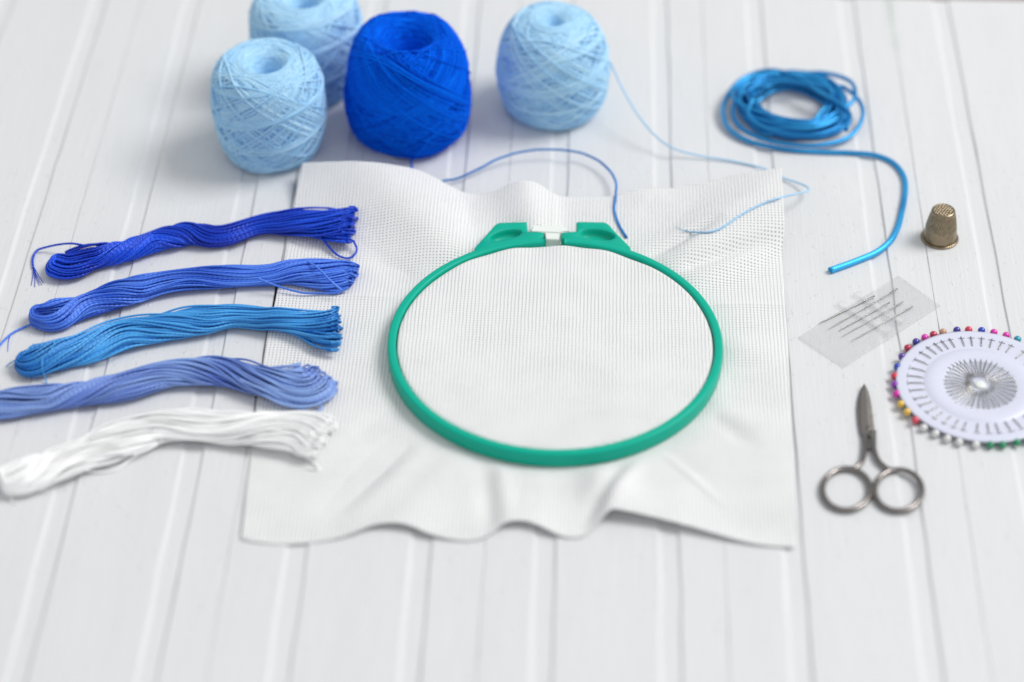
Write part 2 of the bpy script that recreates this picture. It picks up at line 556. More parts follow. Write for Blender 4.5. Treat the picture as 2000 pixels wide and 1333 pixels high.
_cr = to_board(*at(1082, 400)[:2])[0]
_cy = to_board(*at(700, 584)[:2])[1]


FOLDS = [((1338, 527), (1530, 476), .42, -.42, 0), ((1280, 497), (1405, 452), .38, -.34, 0), ((805, 868), (655, 1012), .75, .32, 1), ((962, 900), (974, 1045), .5, .22, 1),
         ((1228, 902), (1150, 1035), .45, .30, 1), ((1388, 806), (1480, 870), .5, -.14, 0), ((795, 796), (690, 842), .5, -.12, 0), ((1300, 884), (1420, 985), .22, .07, 0), ((830, 560), (700, 470), .7, -.12, 0),
         ((930, 470), (900, 380), .6, -.14, 0), ((1400, 740), (1530, 770), .8, -.10, 0)]
FOLDS = [(at(*a, .3)[:2], at(*b, .3)[:2], w, d, m) for a, b, w, d, m in FOLDS]


def cloth_z(x, y):
    """height of the cloth outside the hoop"""
    x = np.asarray(x, float); y = np.asarray(y, float)
    dx, dy = x - HC[0], y - HC[1]
    r = np.hypot(dx, dy); a = np.arctan2(dy, dx)
    re = np.interp(a, _ang, _rad); ze = np.interp(a, _ang, _ez)
    rs = np.interp(a, _ga, _rs)
    rho = np.clip((r - RO) / (rs - RO), 0, 1.25)
    near = np.clip(rho, 0, 1) ** 2
    ze = np.interp(a, _ga, _zt) * near + np.interp(a, _ga, _zs) * (1 - near)
    rho1 = np.clip(rho, 0, 1)
    z = 0.06 * (1 - rho1) + (ze - 0.02) * rho ** 0.62 + 0.02
    # extra gathers that start under the ring and fade out
    g = (np.sin(a * 9 + 0.6) * 0.5 + np.sin(a * 14 + 2.1) * 0.35 + np.sin(a * 23 + 1.0) * 0.2)
    quiet = 1 - 0.65 / (1 + np.exp(-(np.cos(a - PI * 0.98) - 0.6) * 14))
    z = z + 0.26 * quiet * np.maximum(g + 0.35, 0) * (rho1 * (1 - rho1) ** 1.6) * 3.0
    # soft waviness and the two pressed fold lines
    z = z + 0.05 * rho * (np.sin(x * 0.9 + y * 0.35) + np.sin(y * 1.1 - x * 0.4 + 1.0) + 2)* 0.5
    for fa, fb, w, d, m in FOLDS:                  # single folds drawn out from the ring
        L = fb - fa
        t = ((x - fa[0]) * L[0] + (y - fa[1]) * L[1]) / (L @ L)
        c = ((x - fa[0]) * L[1] - (y - fa[1]) * L[0]) / math.sqrt(L @ L) / w
        if m and L[1] < 0: c = -c
        prof = c * np.exp(-c * c / 1.4) * 1.3 if m else np.exp(-c * c)
        z = z + d * prof * np.clip(np.sin(np.clip(t * 0.8 + 0.15, 0, 1) * PI), 0, 1) * np.clip(rho1 * 6, 0, 1)
    z = np.maximum(z, 0.03)
    u, v = to_board(x, y)
    back = np.clip((y - HC[1] + 4) / 6, 0.25, 1)
    z = z + 0.10 * np.exp(-np.abs(v - _cy) / 0.45) * np.clip(rho * 4, 0, 1) + 0.10 * back * np.exp(-np.abs(u - _cr) / 0.4) * np.clip(rho * 4, 0, 1)
    return np.where(r > re + 0.02, 0.0, z)


def build_cloth():
    na = 900
    a = np.linspace(-PI, PI, na, endpoint=False)
    extra = []                                     # put samples exactly on the four corners
    for i in (0, 7, 27, 37):
        q = at(*EDGE[i]); extra.append(math.atan2(q[1] - HC[1], q[0] - HC[0]))
    a = np.sort(np.concatenate([a, extra])); na = len(a)
    re = np.interp(a, _ang, _rad)
    rings = []
    inner = np.concatenate([np.linspace(0.15, 7.2, 44), [7.35, 7.45, 7.50]])
    for r in inner:
        x = HC[0] + r * np.cos(a); y = HC[1] + r * np.sin(a)
        z = 0.80 + 0.018 * np.sin(x * 0.8 + y * 0.5) + 0.022 * np.sin(x * 1.1 - y * 0.45 + 2) * (r / 7.5)
        top = np.exp(-((y - 94.0) / 1.9) ** 2)      # the weave is drawn in below the screw
        z = z + 0.05 * top * np.sin((x - 2.0) * 2.6 + 0.6) - 0.05 * np.exp(-((x - 1.9) / 0.7) ** 2) * top
        u, v = to_board(x, y)
        z = z + 0.012 * np.exp(-np.abs(v - _cy) / 0.3)
        if r > 7.4: z = z - (r - 7.4) * 0.6
        rings.append(np.stack([x, y, z], 1))
    for r, z0 in ((7.51, 0.65), (7.515, 0.12)):
        rings.append(np.stack([HC[0] + r * np.cos(a), HC[1] + r * np.sin(a), np.full(na, z0)], 1))
    for rho in np.concatenate([[-0.06], np.linspace(0.0, 1, 90) ** 1.05]):
        r = RO + rho * (re - RO)
        x = HC[0] + r * np.cos(a); y = HC[1] + r * np.sin(a)
        z = cloth_z(x, y)
        if rho >= 1:
            xx = HC[0] + (r - 0.03) * np.cos(a); yy = HC[1] + (r - 0.03) * np.sin(a)
            z = cloth_z(xx, yy)
        rings.append(np.stack([x, y, z], 1))
    nr = len(rings)
    v = np.vstack([[HC[0], HC[1], 0.80]] + rings)
    f = [(0, 1 + k, 1 + (k + 1) % na) for k in range(na)]
    for i in range(nr - 1):
        p, q = 1 + i * na, 1 + (i + 1) * na
        for k in range(na):
            l = (k + 1) % na
            f.append((p + k, q + k, q + l, p + l))
    mb = MB(); mb.add(v, f)
    u, w = to_board(v[:, 0], v[:, 1])
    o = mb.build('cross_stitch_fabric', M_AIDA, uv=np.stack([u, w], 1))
    sol = o.modifiers.new('thickness', 'SOLIDIFY')
    sol.thickness = 0.00018
    sol.offset = 0
    tag(o, 'square of white counted thread cross stitch fabric stretched in the green hoop', 'fabric')
    return o


def on_cloth(px, py, dz):
    z = 0.3
    for _ in range(14):
        q = at(px, py, z)
        z = 0.5 * z + 0.5 * (float(cloth_z(q[0], q[1])) + dz)
    return at(px, py, z)


# ------------------------------------------------------------------ embroidery hoop
def build_hoop():
    t = thing('embroidery_hoop', 'round green plastic embroidery hoop with a white screw, gripping the white fabric', 'embroidery hoop', (HC[0], HC[1], 0))
    z0, z1 = 0.09, 0.92
    gap = 0.062                                     # half opening in radians, at the back
    ca = PI / 2 - 0.012
    prof = []                                        # rounded rectangle section
    rr = 0.13
    for cx, cz, s in ((RO - rr, z1 - rr, 0), (RI + rr * .8, z1 - rr, 1), (RI + rr * .8, z0 + rr, 2), (RO - rr, z0 + rr, 3)):
        for j in range(5):
            an = s * PI / 2 + j * PI / 8
            prof.append((cx + rr * (0.8 if s in (1, 2) else 1) * math.cos(an), cz + rr * math.sin(an)))
    prof = np.array(prof)
    A = np.linspace(ca + gap, ca + 2 * PI - gap, 300)
    v = np.stack([np.stack([HC[0] + prof[:, 0] * math.cos(an), HC[1] + prof[:, 0] * math.sin(an), prof[:, 1]], 1) for an in A]).reshape(-1, 3)
    m = len(prof)
    f = []
    for i in range(len(A) - 1):
        for k in range(m):
            l = (k + 1) % m
            f.append((i * m + k, (i + 1) * m + k, (i + 1) * m + l, i * m + l))
    f.append(tuple(range(m))[::-1]); f.append(tuple((len(A) - 1) * m + k for k in range(m)))
    mb = MB(); mb.add(v, [q[::-1] for q in f])
    mb.build('outer_ring', M_GREEN, t)

    def lug(px_poly, ell):
        """solid ear on the ring with a sunk oval in its top"""
        zt = 0.905
        poly = np.array([at(x, y, zt)[:2] for x, y in px_poly])
        e = np.array([at(x, y, zt)[:2] for x, y in ell])     # centre, end of long axis, end of short axis
        c, ax, ay = e[0], e[1] - e[0], e[2] - e[0]
        n = 96
        th = np.linspace(0, 2 * PI, n, endpoint=False)
        ring = c + np.outer(np.cos(th), ax) + np.outer(np.sin(th), ay)
        outer = []
        for q in ring:                                       # ray from the oval's centre to the outline
            d = (q - c) / np.linalg.norm(q - c)
            best = 1e9
            for i in range(len(poly)):
                p0, p1 = poly[i], poly[(i + 1) % len(poly)]
                ed = p1 - p0
                den = d[0] * ed[1] - d[1] * ed[0]
                if abs(den) < 1e-9: continue
                w = p0 - c
                tt = (w[0] * ed[1] - w[1] * ed[0]) / den
                ss = (w[0] * d[1] - w[1] * d[0]) / den
                if tt > 0 and -1e-6 <= ss <= 1 + 1e-6: best = min(best, tt)
            outer.append(c + d * best)
        outer = np.array(outer)
        inn = lambda k: c + (outer - c) * (1 - k / np.linalg.norm(outer - c, axis=1))[:, None]
        L = [(outer, 0.10), (outer, zt - 0.07), (inn(0.02), zt - 0.02), (inn(0.07), zt), (c + (ring - c) * 1.06, zt), (ring, zt - 0.03), (c + (ring - c) * 0.93, zt - 0.22),
             (c + (ring - c) * 0.8, zt - 0.36), (c + (ring - c) * 0.4, zt - 0.40), (c + (ring - c) * 0.02, zt - 0.40)]
        v = np.vstack([np.column_stack([q, np.full(n, z)]) for q, z in L])
        f = []
        for i in range(len(L) - 1):
            for k in range(n):
                l = (k + 1) % n
                f.append((i * n + k, i * n + l, (i + 1) * n + l, (i + 1) * n + k))
        f.append(tuple(range(n))[::-1]); f.append(tuple((len(L) - 1) * n + k for k in range(n)))
        area = np.sum(outer[:, 0] * np.roll(outer[:, 1], -1) - outer[:, 1] * np.roll(outer[:, 0], -1))
        if area < 0: f = [q[::-1] for q in f]
        mb = MB(); mb.add(v, f)
        mb.build('clamp_lug', M_GREEN, t)
    lug([(926, 485), (950, 458), (968, 437), (976, 434.5), (1029, 433), (1031, 453), (1061, 453.5), (1062, 461), (1055, 466), (1010, 473), (960, 487), (934, 497)],
        [(988, 459), (1019, 454), (990, 449.5)])
    lug([(1233, 485), (1205, 456), (1188, 437), (1180, 433.5), (1125.5, 433), (1126, 452), (1097, 455), (1096, 466), (1130, 470), (1180, 480), (1225, 495)],
        [(1167, 458.5), (1201, 463), (1170, 448.5)])

    # white screw block bridging the two ears
    def prism(mb, pts, z0, z1, bev=0.05):
        p = np.array([at(x, y, z1)[:2] for x, y in pts])
        c = p.mean(0)
        sh = c + (p - c) * (1 - bev / np.linalg.norm(p - c, axis=1))[:, None]
        n = len(p)
        v = np.vstack([np.column_stack([q, np.full(n, z)]) for q, z in ((p, z0), (p, z1 - bev), (sh, z1))])
        f = [tuple(range(n)), tuple(2 * n + k for k in range(n))[::-1]]
        for i in (0, 1):
            for k in range(n):
                l = (k + 1) % n
                f.append((i * n + k, (i + 1) * n + k, (i + 1) * n + l, i * n + l))
        mb.add(v, f)
    s = MB()
    prism(s, [(1040, 441), (1100, 440), (1113, 451), (1093, 454.5), (1064, 453.5), (1036, 452)], 0.15, 0.82, 0.07)
    prism(s, [(1064, 455), (1094, 456), (1093, 468), (1066, 467)], 0.12, 0.76)
    s.build('screw_block', M_WHITEPL, t, smooth=False)
    return t


# ------------------------------------------------------------------ wound yarn
def profile_curve(ctrl, R, h, n=400):
    c = np.array([(r * R, z * h) for r, z in ctrl])
    return smooth_path(np.column_stack([c, np.zeros(len(c))]), n)[:, :2]


def yarn_ball(name, label, c, R, h, ctrl, mat, yr, layers, sides=6, lump=0.0, seed=1, lift=0.0):
    global rng
    rng = np.random.default_rng(seed)
    t = thing(name, label, 'yarn ball', (c[0], c[1], 0))
    pc = profile_curve(ctrl, R, h)
    arc = np.concatenate([[0], np.cumsum(np.hypot(*np.diff(pc, axis=0).T))])
    S = arc[-1]
    nrm = np.gradient(pc, axis=0)
    nrm = norm(np.stack([nrm[:, 1] * -1, nrm[:, 0]], 1))
    ph = rng.uniform(0, 6, 6)

    def surf(s, th):
        r = np.interp(s, arc, pc[:, 0]); z = np.interp(s, arc, pc[:, 1])
        nr = np.interp(s, arc, nrm[:, 0]); nz = np.interp(s, arc, nrm[:, 1])
        l = lump * (np.sin(2 * th + ph[0] + z * 0.5) + 0.6 * np.sin(3 * th + ph[1] - z) + 0.5 * np.sin(5 * th + ph[2] + 1.4 * z))
        return r, z, nr, nz, l
    # orient the normals outwards
    mid = len(pc) // 2
    sgn = 1.0 if nrm[np.argmax(pc[:, 0]), 0] > 0 else -1.0
    nrm *= sgn
    core = MB()
    seg = 72
    sg = np.linspace(0, S, 70)
    th = np.arange(seg) * 2 * PI / seg
    SS, TT = np.meshgrid(sg, th, indexing='ij')
    r, z, nr, nz, l = surf(SS, TT)
    off = l - yr * 0.5
    v = np.stack([c[0] + (r + nr * off) * np.cos(TT), c[1] + (r + nr * off) * np.sin(TT), np.maximum(z + nz * off, 0.01)], -1).reshape(-1, 3)
    f = []
    for i in range(69):
        for k in range(seg):
            q = (k + 1) % seg
            f.append((i * seg + k, (i + 1) * seg + k, (i + 1) * seg + q, i * seg + q))
    f.append(tuple(range(seg))); f.append(tuple(69 * seg + k for k in range(seg))[::-1])
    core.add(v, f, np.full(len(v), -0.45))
    core.build('wound_core', mat, t)
    mb = MB()
    for (cycles, npt, w, s_lo, s_hi, off0, off1, tilt, *more) in layers:
        drift, ph0, fat = (list(more) + [.35, 0.0, 1.0][len(more):])
        n = int(cycles * npt)
        phi = np.linspace(0, 2 * PI * cycles, n)
        k = max(4, int(cycles))
        lo = s_lo * S + np.abs(np.interp(np.linspace(0, k, n), np.arange(k + 1), rng.uniform(0, tilt, k + 1))) * S
        hi = s_hi * S - np.abs(np.interp(np.linspace(0, k, n), np.arange(k + 1), rng.uniform(0, tilt, k + 1))) * S
        s = (lo + hi) / 2 + (hi - lo) / 2 * np.sin(phi)
        thv = phi * w + np.interp(np.linspace(0, k, n), np.arange(k + 1), np.cumsum(rng.uniform(-drift, drift, k + 1))) + ph0
        rad = np.linspace(off0, off1, n) * yr + rng.normal(0, yr * 0.12) + smooth1(noise1(n, k * 3, yr * 0.35), 2)
        r, z, nr, nz, l = surf(s, thv)
        o = l + rad
        p = np.stack([c[0] + (r + nr * o) * np.cos(thv), c[1] + (r + nr * o) * np.sin(thv), np.maximum(z + nz * o, yr)], 1)
        ref = np.stack([nr * np.cos(thv), nr * np.sin(thv), nz], 1)
        tone = smooth1(noise1(n, max(4, int(cycles * 1.5)), 0.2), 2)
        tube(mb, p, yr * fat, sides, ref, tone=tone)
    # a few stray fibres
    for _ in range(700):
        s = rng.uniform(0.1, 0.95) * S; th0 = rng.uniform(0, 2 * PI)
        r, z, nr, nz, l = surf(np.array([s]), np.array([th0]))
        b = np.array([c[0] + r[0] * math.cos(th0), c[1] + r[0] * math.sin(th0), z[0]])
        nn = np.array([nr[0] * math.cos(th0), nr[0] * math.sin(th0), nz[0]])
        d = norm(nn * 0.5 + rng.normal(0, 0.7, 3))
        L = rng.uniform(0.10, 0.34)
        p = np.array([b + nn * yr, b + nn * (yr + 0.05) + d * L * 0.5, b + nn * (yr + 0.02) + d * L + rng.normal(0, 0.05, 3)])
        p[:, 2] = np.maximum(p[:, 2], 0.01)
        tube(mb, smooth_path(p, 6), 0.007, 3, nn[None].repeat(6, 0), tone=0.3)
    mb.build('wound_yarn', mat, t)
    return t


def build_balls():
    broad = [(.16, .52), (.22, .64), (.29, .80), (.37, .915), (.48, .975), (.62, .985), (.79, .955), (.91, .89), (.975, .77), (1.0, .57), (.985, .38), (.93, .2), (.83, .07), (.70, .01), (.4, .004)]
    dome = [(.10, .70), (.14, .80), (.19, .90), (.27, .965), (.40, .985), (.56, .965), (.73, .905), (.87, .80), (.955, .66), (1.0, .49), (.985, .33), (.93, .18), (.83, .065), (.68, .01), (.4, .004)]
    deep = [(.06, .54), (.16, .60), (.28, .71), (.39, .84), (.49, .925), (.61, .975), (.74, .955), (.86, .875), (.94, .735), (.985, .57), (1.0, .42), (.97, .25), (.88, .08), (.74, .01), (.4, .004)]
    light = lambda lo: [(90, 52, 1.13, lo, .93, -0.4, 0.2, .03), (46, 52, 1.22, lo + .05, .92, 0.5, 1.2, .05), (30, 52, 1.004, lo + .02, .60, 1.0, 1.8, .03, .04, 1.5), (24, 52, 1.006, .30, .88, 1.4, 2.2, .04, .04, -1.2),
                        (20, 52, 1.09, lo + .16, .90, 1.6, 2.6, .08, .3, 0, 1.2), (12, 52, 1.006, .47, .66, 2.0, 2.8, .05, .10, 1.2, 1.1), (5, 52, 1.01, .62, .76, 1.8, 2.6, .05, .10, 2.2, 1.1), (8, 52, 1.01, .34, .50, 1.8, 2.6, .05, .10, .4, 1.05),
                        (60, 60, 8.1, lo - .10, lo + .12, .3, 1.6, .02), (40, 40, 6.1, lo, lo + .22, .4, 1.4, .04)]
    yarn_ball('yarn_ball', 'pale blue yarn ball with criss cross winding, nearest one, left of the royal blue ball', (-12.72, 103.0), 2.80, 5.62, broad, M_LIGHTY, 0.050, light(.14), seed=3, lump=0.02)
    yarn_ball('yarn_ball', 'pale blue yarn ball half hidden behind another pale ball and the royal one', (-11.15, 109.1), 2.92, 5.7, broad, M_LIGHTY, 0.050, light(.14), seed=5, lump=0.02)
    b4 = yarn_ball('yarn_ball', 'pale blue yarn ball standing alone to the right, its loose end trailing onto the fabric', (2.2, 107.0), 2.88, 5.62, dome, M_LIGHTY, 0.050, light(.12), seed=8, lump=0.02)
    b3 = yarn_ball('yarn_ball', 'royal blue fine yarn ball with a wide hollow on top', (-5.5, 104.6), 3.20, 6.25, deep, M_ROYALY, 0.036,
                   [(150, 46, 1.21, .10, .93, 0, .8, .03), (80, 46, 2.35, .12, .90, .8, 1.8, .06), (70, 46, 1.003, .22, .74, 1.6, 2.8, .03, .03, -2.6), (70, 46, 1.003, .45, .90, 1.6, 2.8, .03, .03, .3),
                    (60, 46, 1.004, .16, .60, 2.0, 3.0, .03, .03, 2.2), (60, 36, 6.3, .06, .30, .6, 1.6, .05), (30, 46, 1.005, .30, .84, 2.6, 4.0, .05, .05, -1.4), (16, 46, 1.12, .2, .9, 2.6, 4.0, .12),
                    (24, 60, 7.7, .62, .74, 2.8, 4.2, .04), (50, 60, 8.1, .03, .20, .5, 2.2, .02), (20, 46, 5.5, .1, .3, 1.5, 3.5, .04)],
                   sides=5, seed=12, lump=0.075)
    # trailing end of the right-hand pale ball: over the boards, round behind the cloth corner and back across it
    raw = [at(1140, 70, 4.6), at(1165, 90, 4.0), at(1184, 110, 3.3), at(1200, 140, 2.6), at(1222, 185, 1.95), at(1250, 230, 1.35), at(1285, 270, .8), at(1320, 292, .45), at(1370, 305, .2), at(1430, 315, .1), at(1490, 329, .09),
           at(1527, 347, .12), at(1560, 358, .25), at(1577, 366, .42), at(1579, 373, .6), at(1560, 378, 1.0)]
    raw += [on_cloth(1522, 387, .08), on_cloth(1490, 398, .07), on_cloth(1450, 418, .07), on_cloth(1410, 445, .07), on_cloth(1380, 454, .07), on_cloth(1350, 453, .07)]
    mb = MB()
    p = smooth_path(raw, 200)
    tube(mb, p, 0.055, 8, tone=noise1(200, 30, .2))
    e0 = on_cloth(1350, 453, .07)
    for k in range(4):
        e1 = on_cloth(1318 + 5 * k, 444 + 3 * k, .05 + .02 * k)
        tube(mb, smooth_path([e0, (e0 + e1) / 2 + np.array([0, .03 * (k - 1), .02]), e1], 10), np.linspace(.024, .008, 10), 4, tone=.2)
    mb.build('yarn_tail', M_TAILY, b4)
    mb = MB()
    c = np.array([-5.5, 104.6])
    raw = []
    for th, z, ex in ((-0.55, 3.3, .06), (-.8, 2.7, .08), (-1.05, 2.1, .1), (-1.25, 1.4, .12), (-1.38, .75, .1), (-1.42, .3, .15)):
        rr = np.interp(z / 6.5, [0, .08, .25, .42, .58], [.74, .88, .97, 1, .99]) * 3.24 + ex
        raw.append(np.array([c[0] + rr * math.cos(th), c[1] + rr * math.sin(th), z]))
    raw += [at(803, 314, .06), at(806, 330, .05), at(812, 345, .05)]
    tube(mb, smooth_path(raw, 60), 0.05, 6, tone=.9)
    mb.build('yarn_tail', M_ROYALY, b3)
    mb = MB()
    tube(mb, smooth_path([at(741, 300, .03), at(752, 304, .12), at(764, 309, .1), at(777, 317, .03)], 24), .03, 5)
    o = mb.build('thread_snippet', M_FL5)
    tag(o, 'tiny white thread snippet lying at the foot of the royal blue yarn ball', 'thread')
    # a separate blue thread arching from under the cloth's back edge onto the cloth
    raw = [at(840, 372, .06), at(866, 354, .12), at(890, 350, .2), at(930, 333, .35), at(970, 312, .5), at(1010, 299, .6), at(1050, 293, .65), at(1090, 293, .62), at(1130, 298, .55), at(1165, 312, .5), at(1190, 333, .5), at(1203, 357, .55)]
    raw += [on_cloth(1202, 388, .07), on_cloth(1200, 410, .06), on_cloth(1205, 430, .06), on_cloth(1214, 449, .06), on_cloth(1224, 465, .06)]
    p = smooth_path(raw, 140)
    mb = MB()
    base = p
    for k in range(3):
        an = np.linspace(0, 26, 140) + k * 2 * PI / 3
        q = base + 0.03 * np.stack([np.cos(an), 0 * an, np.sin(an)], 1)
        tube(mb, q, 0.042, 6, tone=noise1(140, 12, .3) - 0.25 * (np.arange(140) > 112))
    o = mb.build('loose_thread', M_MIDT)
    tag(o, 'loose mid blue thread arching behind the hoop and ending on the fabric beside it', 'thread')


# ------------------------------------------------------------------ embroidery floss skeins
def skein(label, rows, mat, nloop=30, sr=0.062, twist=1.2, seed=1, variegate=0.0, bz=0.42, loops_right=0.4, eye=0.5, jit=0.25, op=0.12):
    """rows: (x_top, y_top, x_bottom, y_bottom) photo outline stations from left to right"""
    global rng
    rng = np.random.default_rng(seed)
    rows = np.array(rows, float)
    C, A = [], []
    for xt, yt, xb, yb in rows:
        half = math.hypot(xb - xt, yb - yt) / 2 / 40.5
        a = math.sqrt(max((half * 1.0) ** 2 - (bz * CP) ** 2, 0.02)) / SP
        C.append(at((xt + xb) / 2, (yt + yb) / 2 + 0, bz * 0.9)); A.append(a)
    n = 84
    C = np.array(C)
    st = np.concatenate([[0], np.cumsum(np.linalg.norm(np.diff(C[:, :2], axis=0), axis=1))])
    Cs = smooth_path(np.column_stack([C[:, :2], A]), n)
    ctr, aw = Cs[:, :2], smooth1(Cs[:, 2], 2)
    T = norm(np.gradient(ctr, axis=0))
    Nn = np.stack([-T[:, 1], T[:, 0]], 1)
    ground = np.maximum(cloth_z(ctr[:, 0], ctr[:, 1]) if True else 0, 0)
    ground = smooth1(ground, 3)
    length = st[-1]
    s = np.linspace(0, 1, n)
    base = thing('floss_skein', label, 'thread skein', (ctr[n // 2, 0], ctr[n // 2, 1], 0), 'skeins of embroidery floss in a row on the left')
    tw = twist * (smooth1(noise1(n, 4, 0.6), 6) + np.sin(s * 2 * PI * 1.2 + seed))
    bh = bz * np.interp(s, [0, .12, .85, 1], [.8, 1, 1, .85]) * (1 + smooth1(noise1(n, 7, .08), 3))
    vari = smooth1(noise1(n, 7, variegate), 4)
    mb = MB()
    N = nloop * 2
    pq = []
    for i in range(nloop):                         # partners mirror each other so the left end closes in nested loops
        rr = math.sqrt((i + 0.5) / nloop)
        an = rng.uniform(-PI / 2, PI / 2) if False else (i * 2.39996) % PI - PI / 2
        pq.append((rr * math.cos(an), rr * math.sin(an)))
    ends = []
    for i, (p, q) in enumerate(pq):
        wand = []
        for sg in (1, -1):
            pp = sg * max(abs(p), 0.08)
            cp = pp * np.cos(tw) - q * np.sin(tw) * 1.0
            cq = pp * np.sin(tw) + q * np.cos(tw)
            # untwist towards the left end so that the loops nest
            un = np.clip(1 - s / 0.14, 0, 1) ** 0.8
            cp = cp * (1 - un) + (sg * op + pp * (1 - op)) * un
            cq = cq * (1 - un) + q * un
            dx = smooth1(noise1(n, 8, 0.07), 4); dz = smooth1(noise1(n, 8, 0.06), 4)
            off = (cp + dx) * aw * 0.95
            zz = ground + sr + bh * (1 + np.clip(cq + dz, -1, 1.05)) * 0.95 - 0.02
            xy = ctr + Nn * off[:, None]
            wand.append(np.column_stack([xy, zz]))
        endj = rng.uniform(-jit * 1.3, 0.05, 2) * rng.uniform(.2, 1, 2)
        paths = []
        for w, ej in zip(wand, endj):
            k = max(8, int(round((1 + ej / length) * (n - 1))))
            paths.append(w[:min(k, n - 1) + 1])
        # the left turn
        a0, b0 = paths[0][0], paths[1][0]
        rad = np.linalg.norm(a0[:2] - b0[:2]) / 2
        mid = (a0 + b0) / 2
        d3 = np.array([-T[0, 0], -T[0, 1], 0])
        side = norm(np.append((a0 - b0)[:2], 0))
        bulge = eye + rng.uniform(-0.06, 0.06)
        arc = []
        for an in np.linspace(0.25, PI - 0.25, 9):
            arc.append(mid + side * rad * math.cos(an) * 1.04 + d3 * (rad * bulge * math.sin(an) + 0.03) + np.array([0, 0, 0.05 * math.sin(an)]))
        tone0 = rng.normal(0, 0.22)
        full = np.vstack([paths[0][::-1], arc, paths[1][:]])
        tn = tone0 + np.concatenate([vari[:len(paths[0])][::-1], np.full(9, vari[0]), vari[:len(paths[1])]])
        full[1:-1] = (full[:-2] + 2 * full[1:-1] + full[2:]) / 4
        tube(mb, full, sr * rng.uniform(.92, 1.08), 6, tone=tn)
        ends += [(paths[0][-1], T[len(paths[0]) - 1], tone0), (paths[1][-1], T[len(paths[1]) - 1], tone0)]
    # hairpin turns at the right end
    order = sorted(range(len(ends)), key=lambda k: -(ends[k][0][1] + 0.8 * ends[k][0][2]))
    pairs = []
    for k in range(0, len(order) - 5, 6):
        pairs += [(order[k], order[k + 3]), (order[k + 1], order[k + 4]), (order[k + 2], order[k + 5])]
    k = len(order) - len(order) % 6
    pairs += list(zip(order[k::2], order[k + 1::2]))
    for a, b in pairs:
        (pa, ta, to), (pb, tb, _) = ends[a], ends[b]
        d = np.array([ta[0], ta[1], 0.0])
        ext = rng.uniform(0.08, 0.10 + loops_right * 0.6)
        front = max(pa @ d, pb @ d) - rng.uniform(0, .25)
        qa = pa + d * (front - pa @ d + ext * .6); qb = pb + d * (front - pb @ d + ext * .6)
        tip = (qa + qb) / 2 + d * max(ext * 0.45, 0.1) + np.array([rng.uniform(-.04, .04), rng.uniform(-.06, .06), rng.uniform(-.04, .12)])
        ppts = [pa - d * 0.3, pa, qa, tip, qb, pb, pb - d * 0.3]
        pth = smooth_path(ppts, 26)
        pth[:, 2] = np.maximum(pth[:, 2], np.maximum(cloth_z(pth[:, 0], pth[:, 1]), 0) + sr)
        tube(mb, pth, sr * .97, 6, tone=to)
    mb.build('thread_bundle', mat, base)
    return base


def strand(parent, name, mat, pts, r=0.06, frays=(), tone=0.0, n=60):
    mb = MB()
    p = smooth_path(pts, n)
    tube(mb, p, r, 6, tone=tone)
    for fpts in frays:
        q = smooth_path(fpts, 14)
        tube(mb, q, np.linspace(r * .4, r * .22, 14), 4, tone=tone + random.uniform(-.2, .3))
    return mb.build(name, mat, parent)


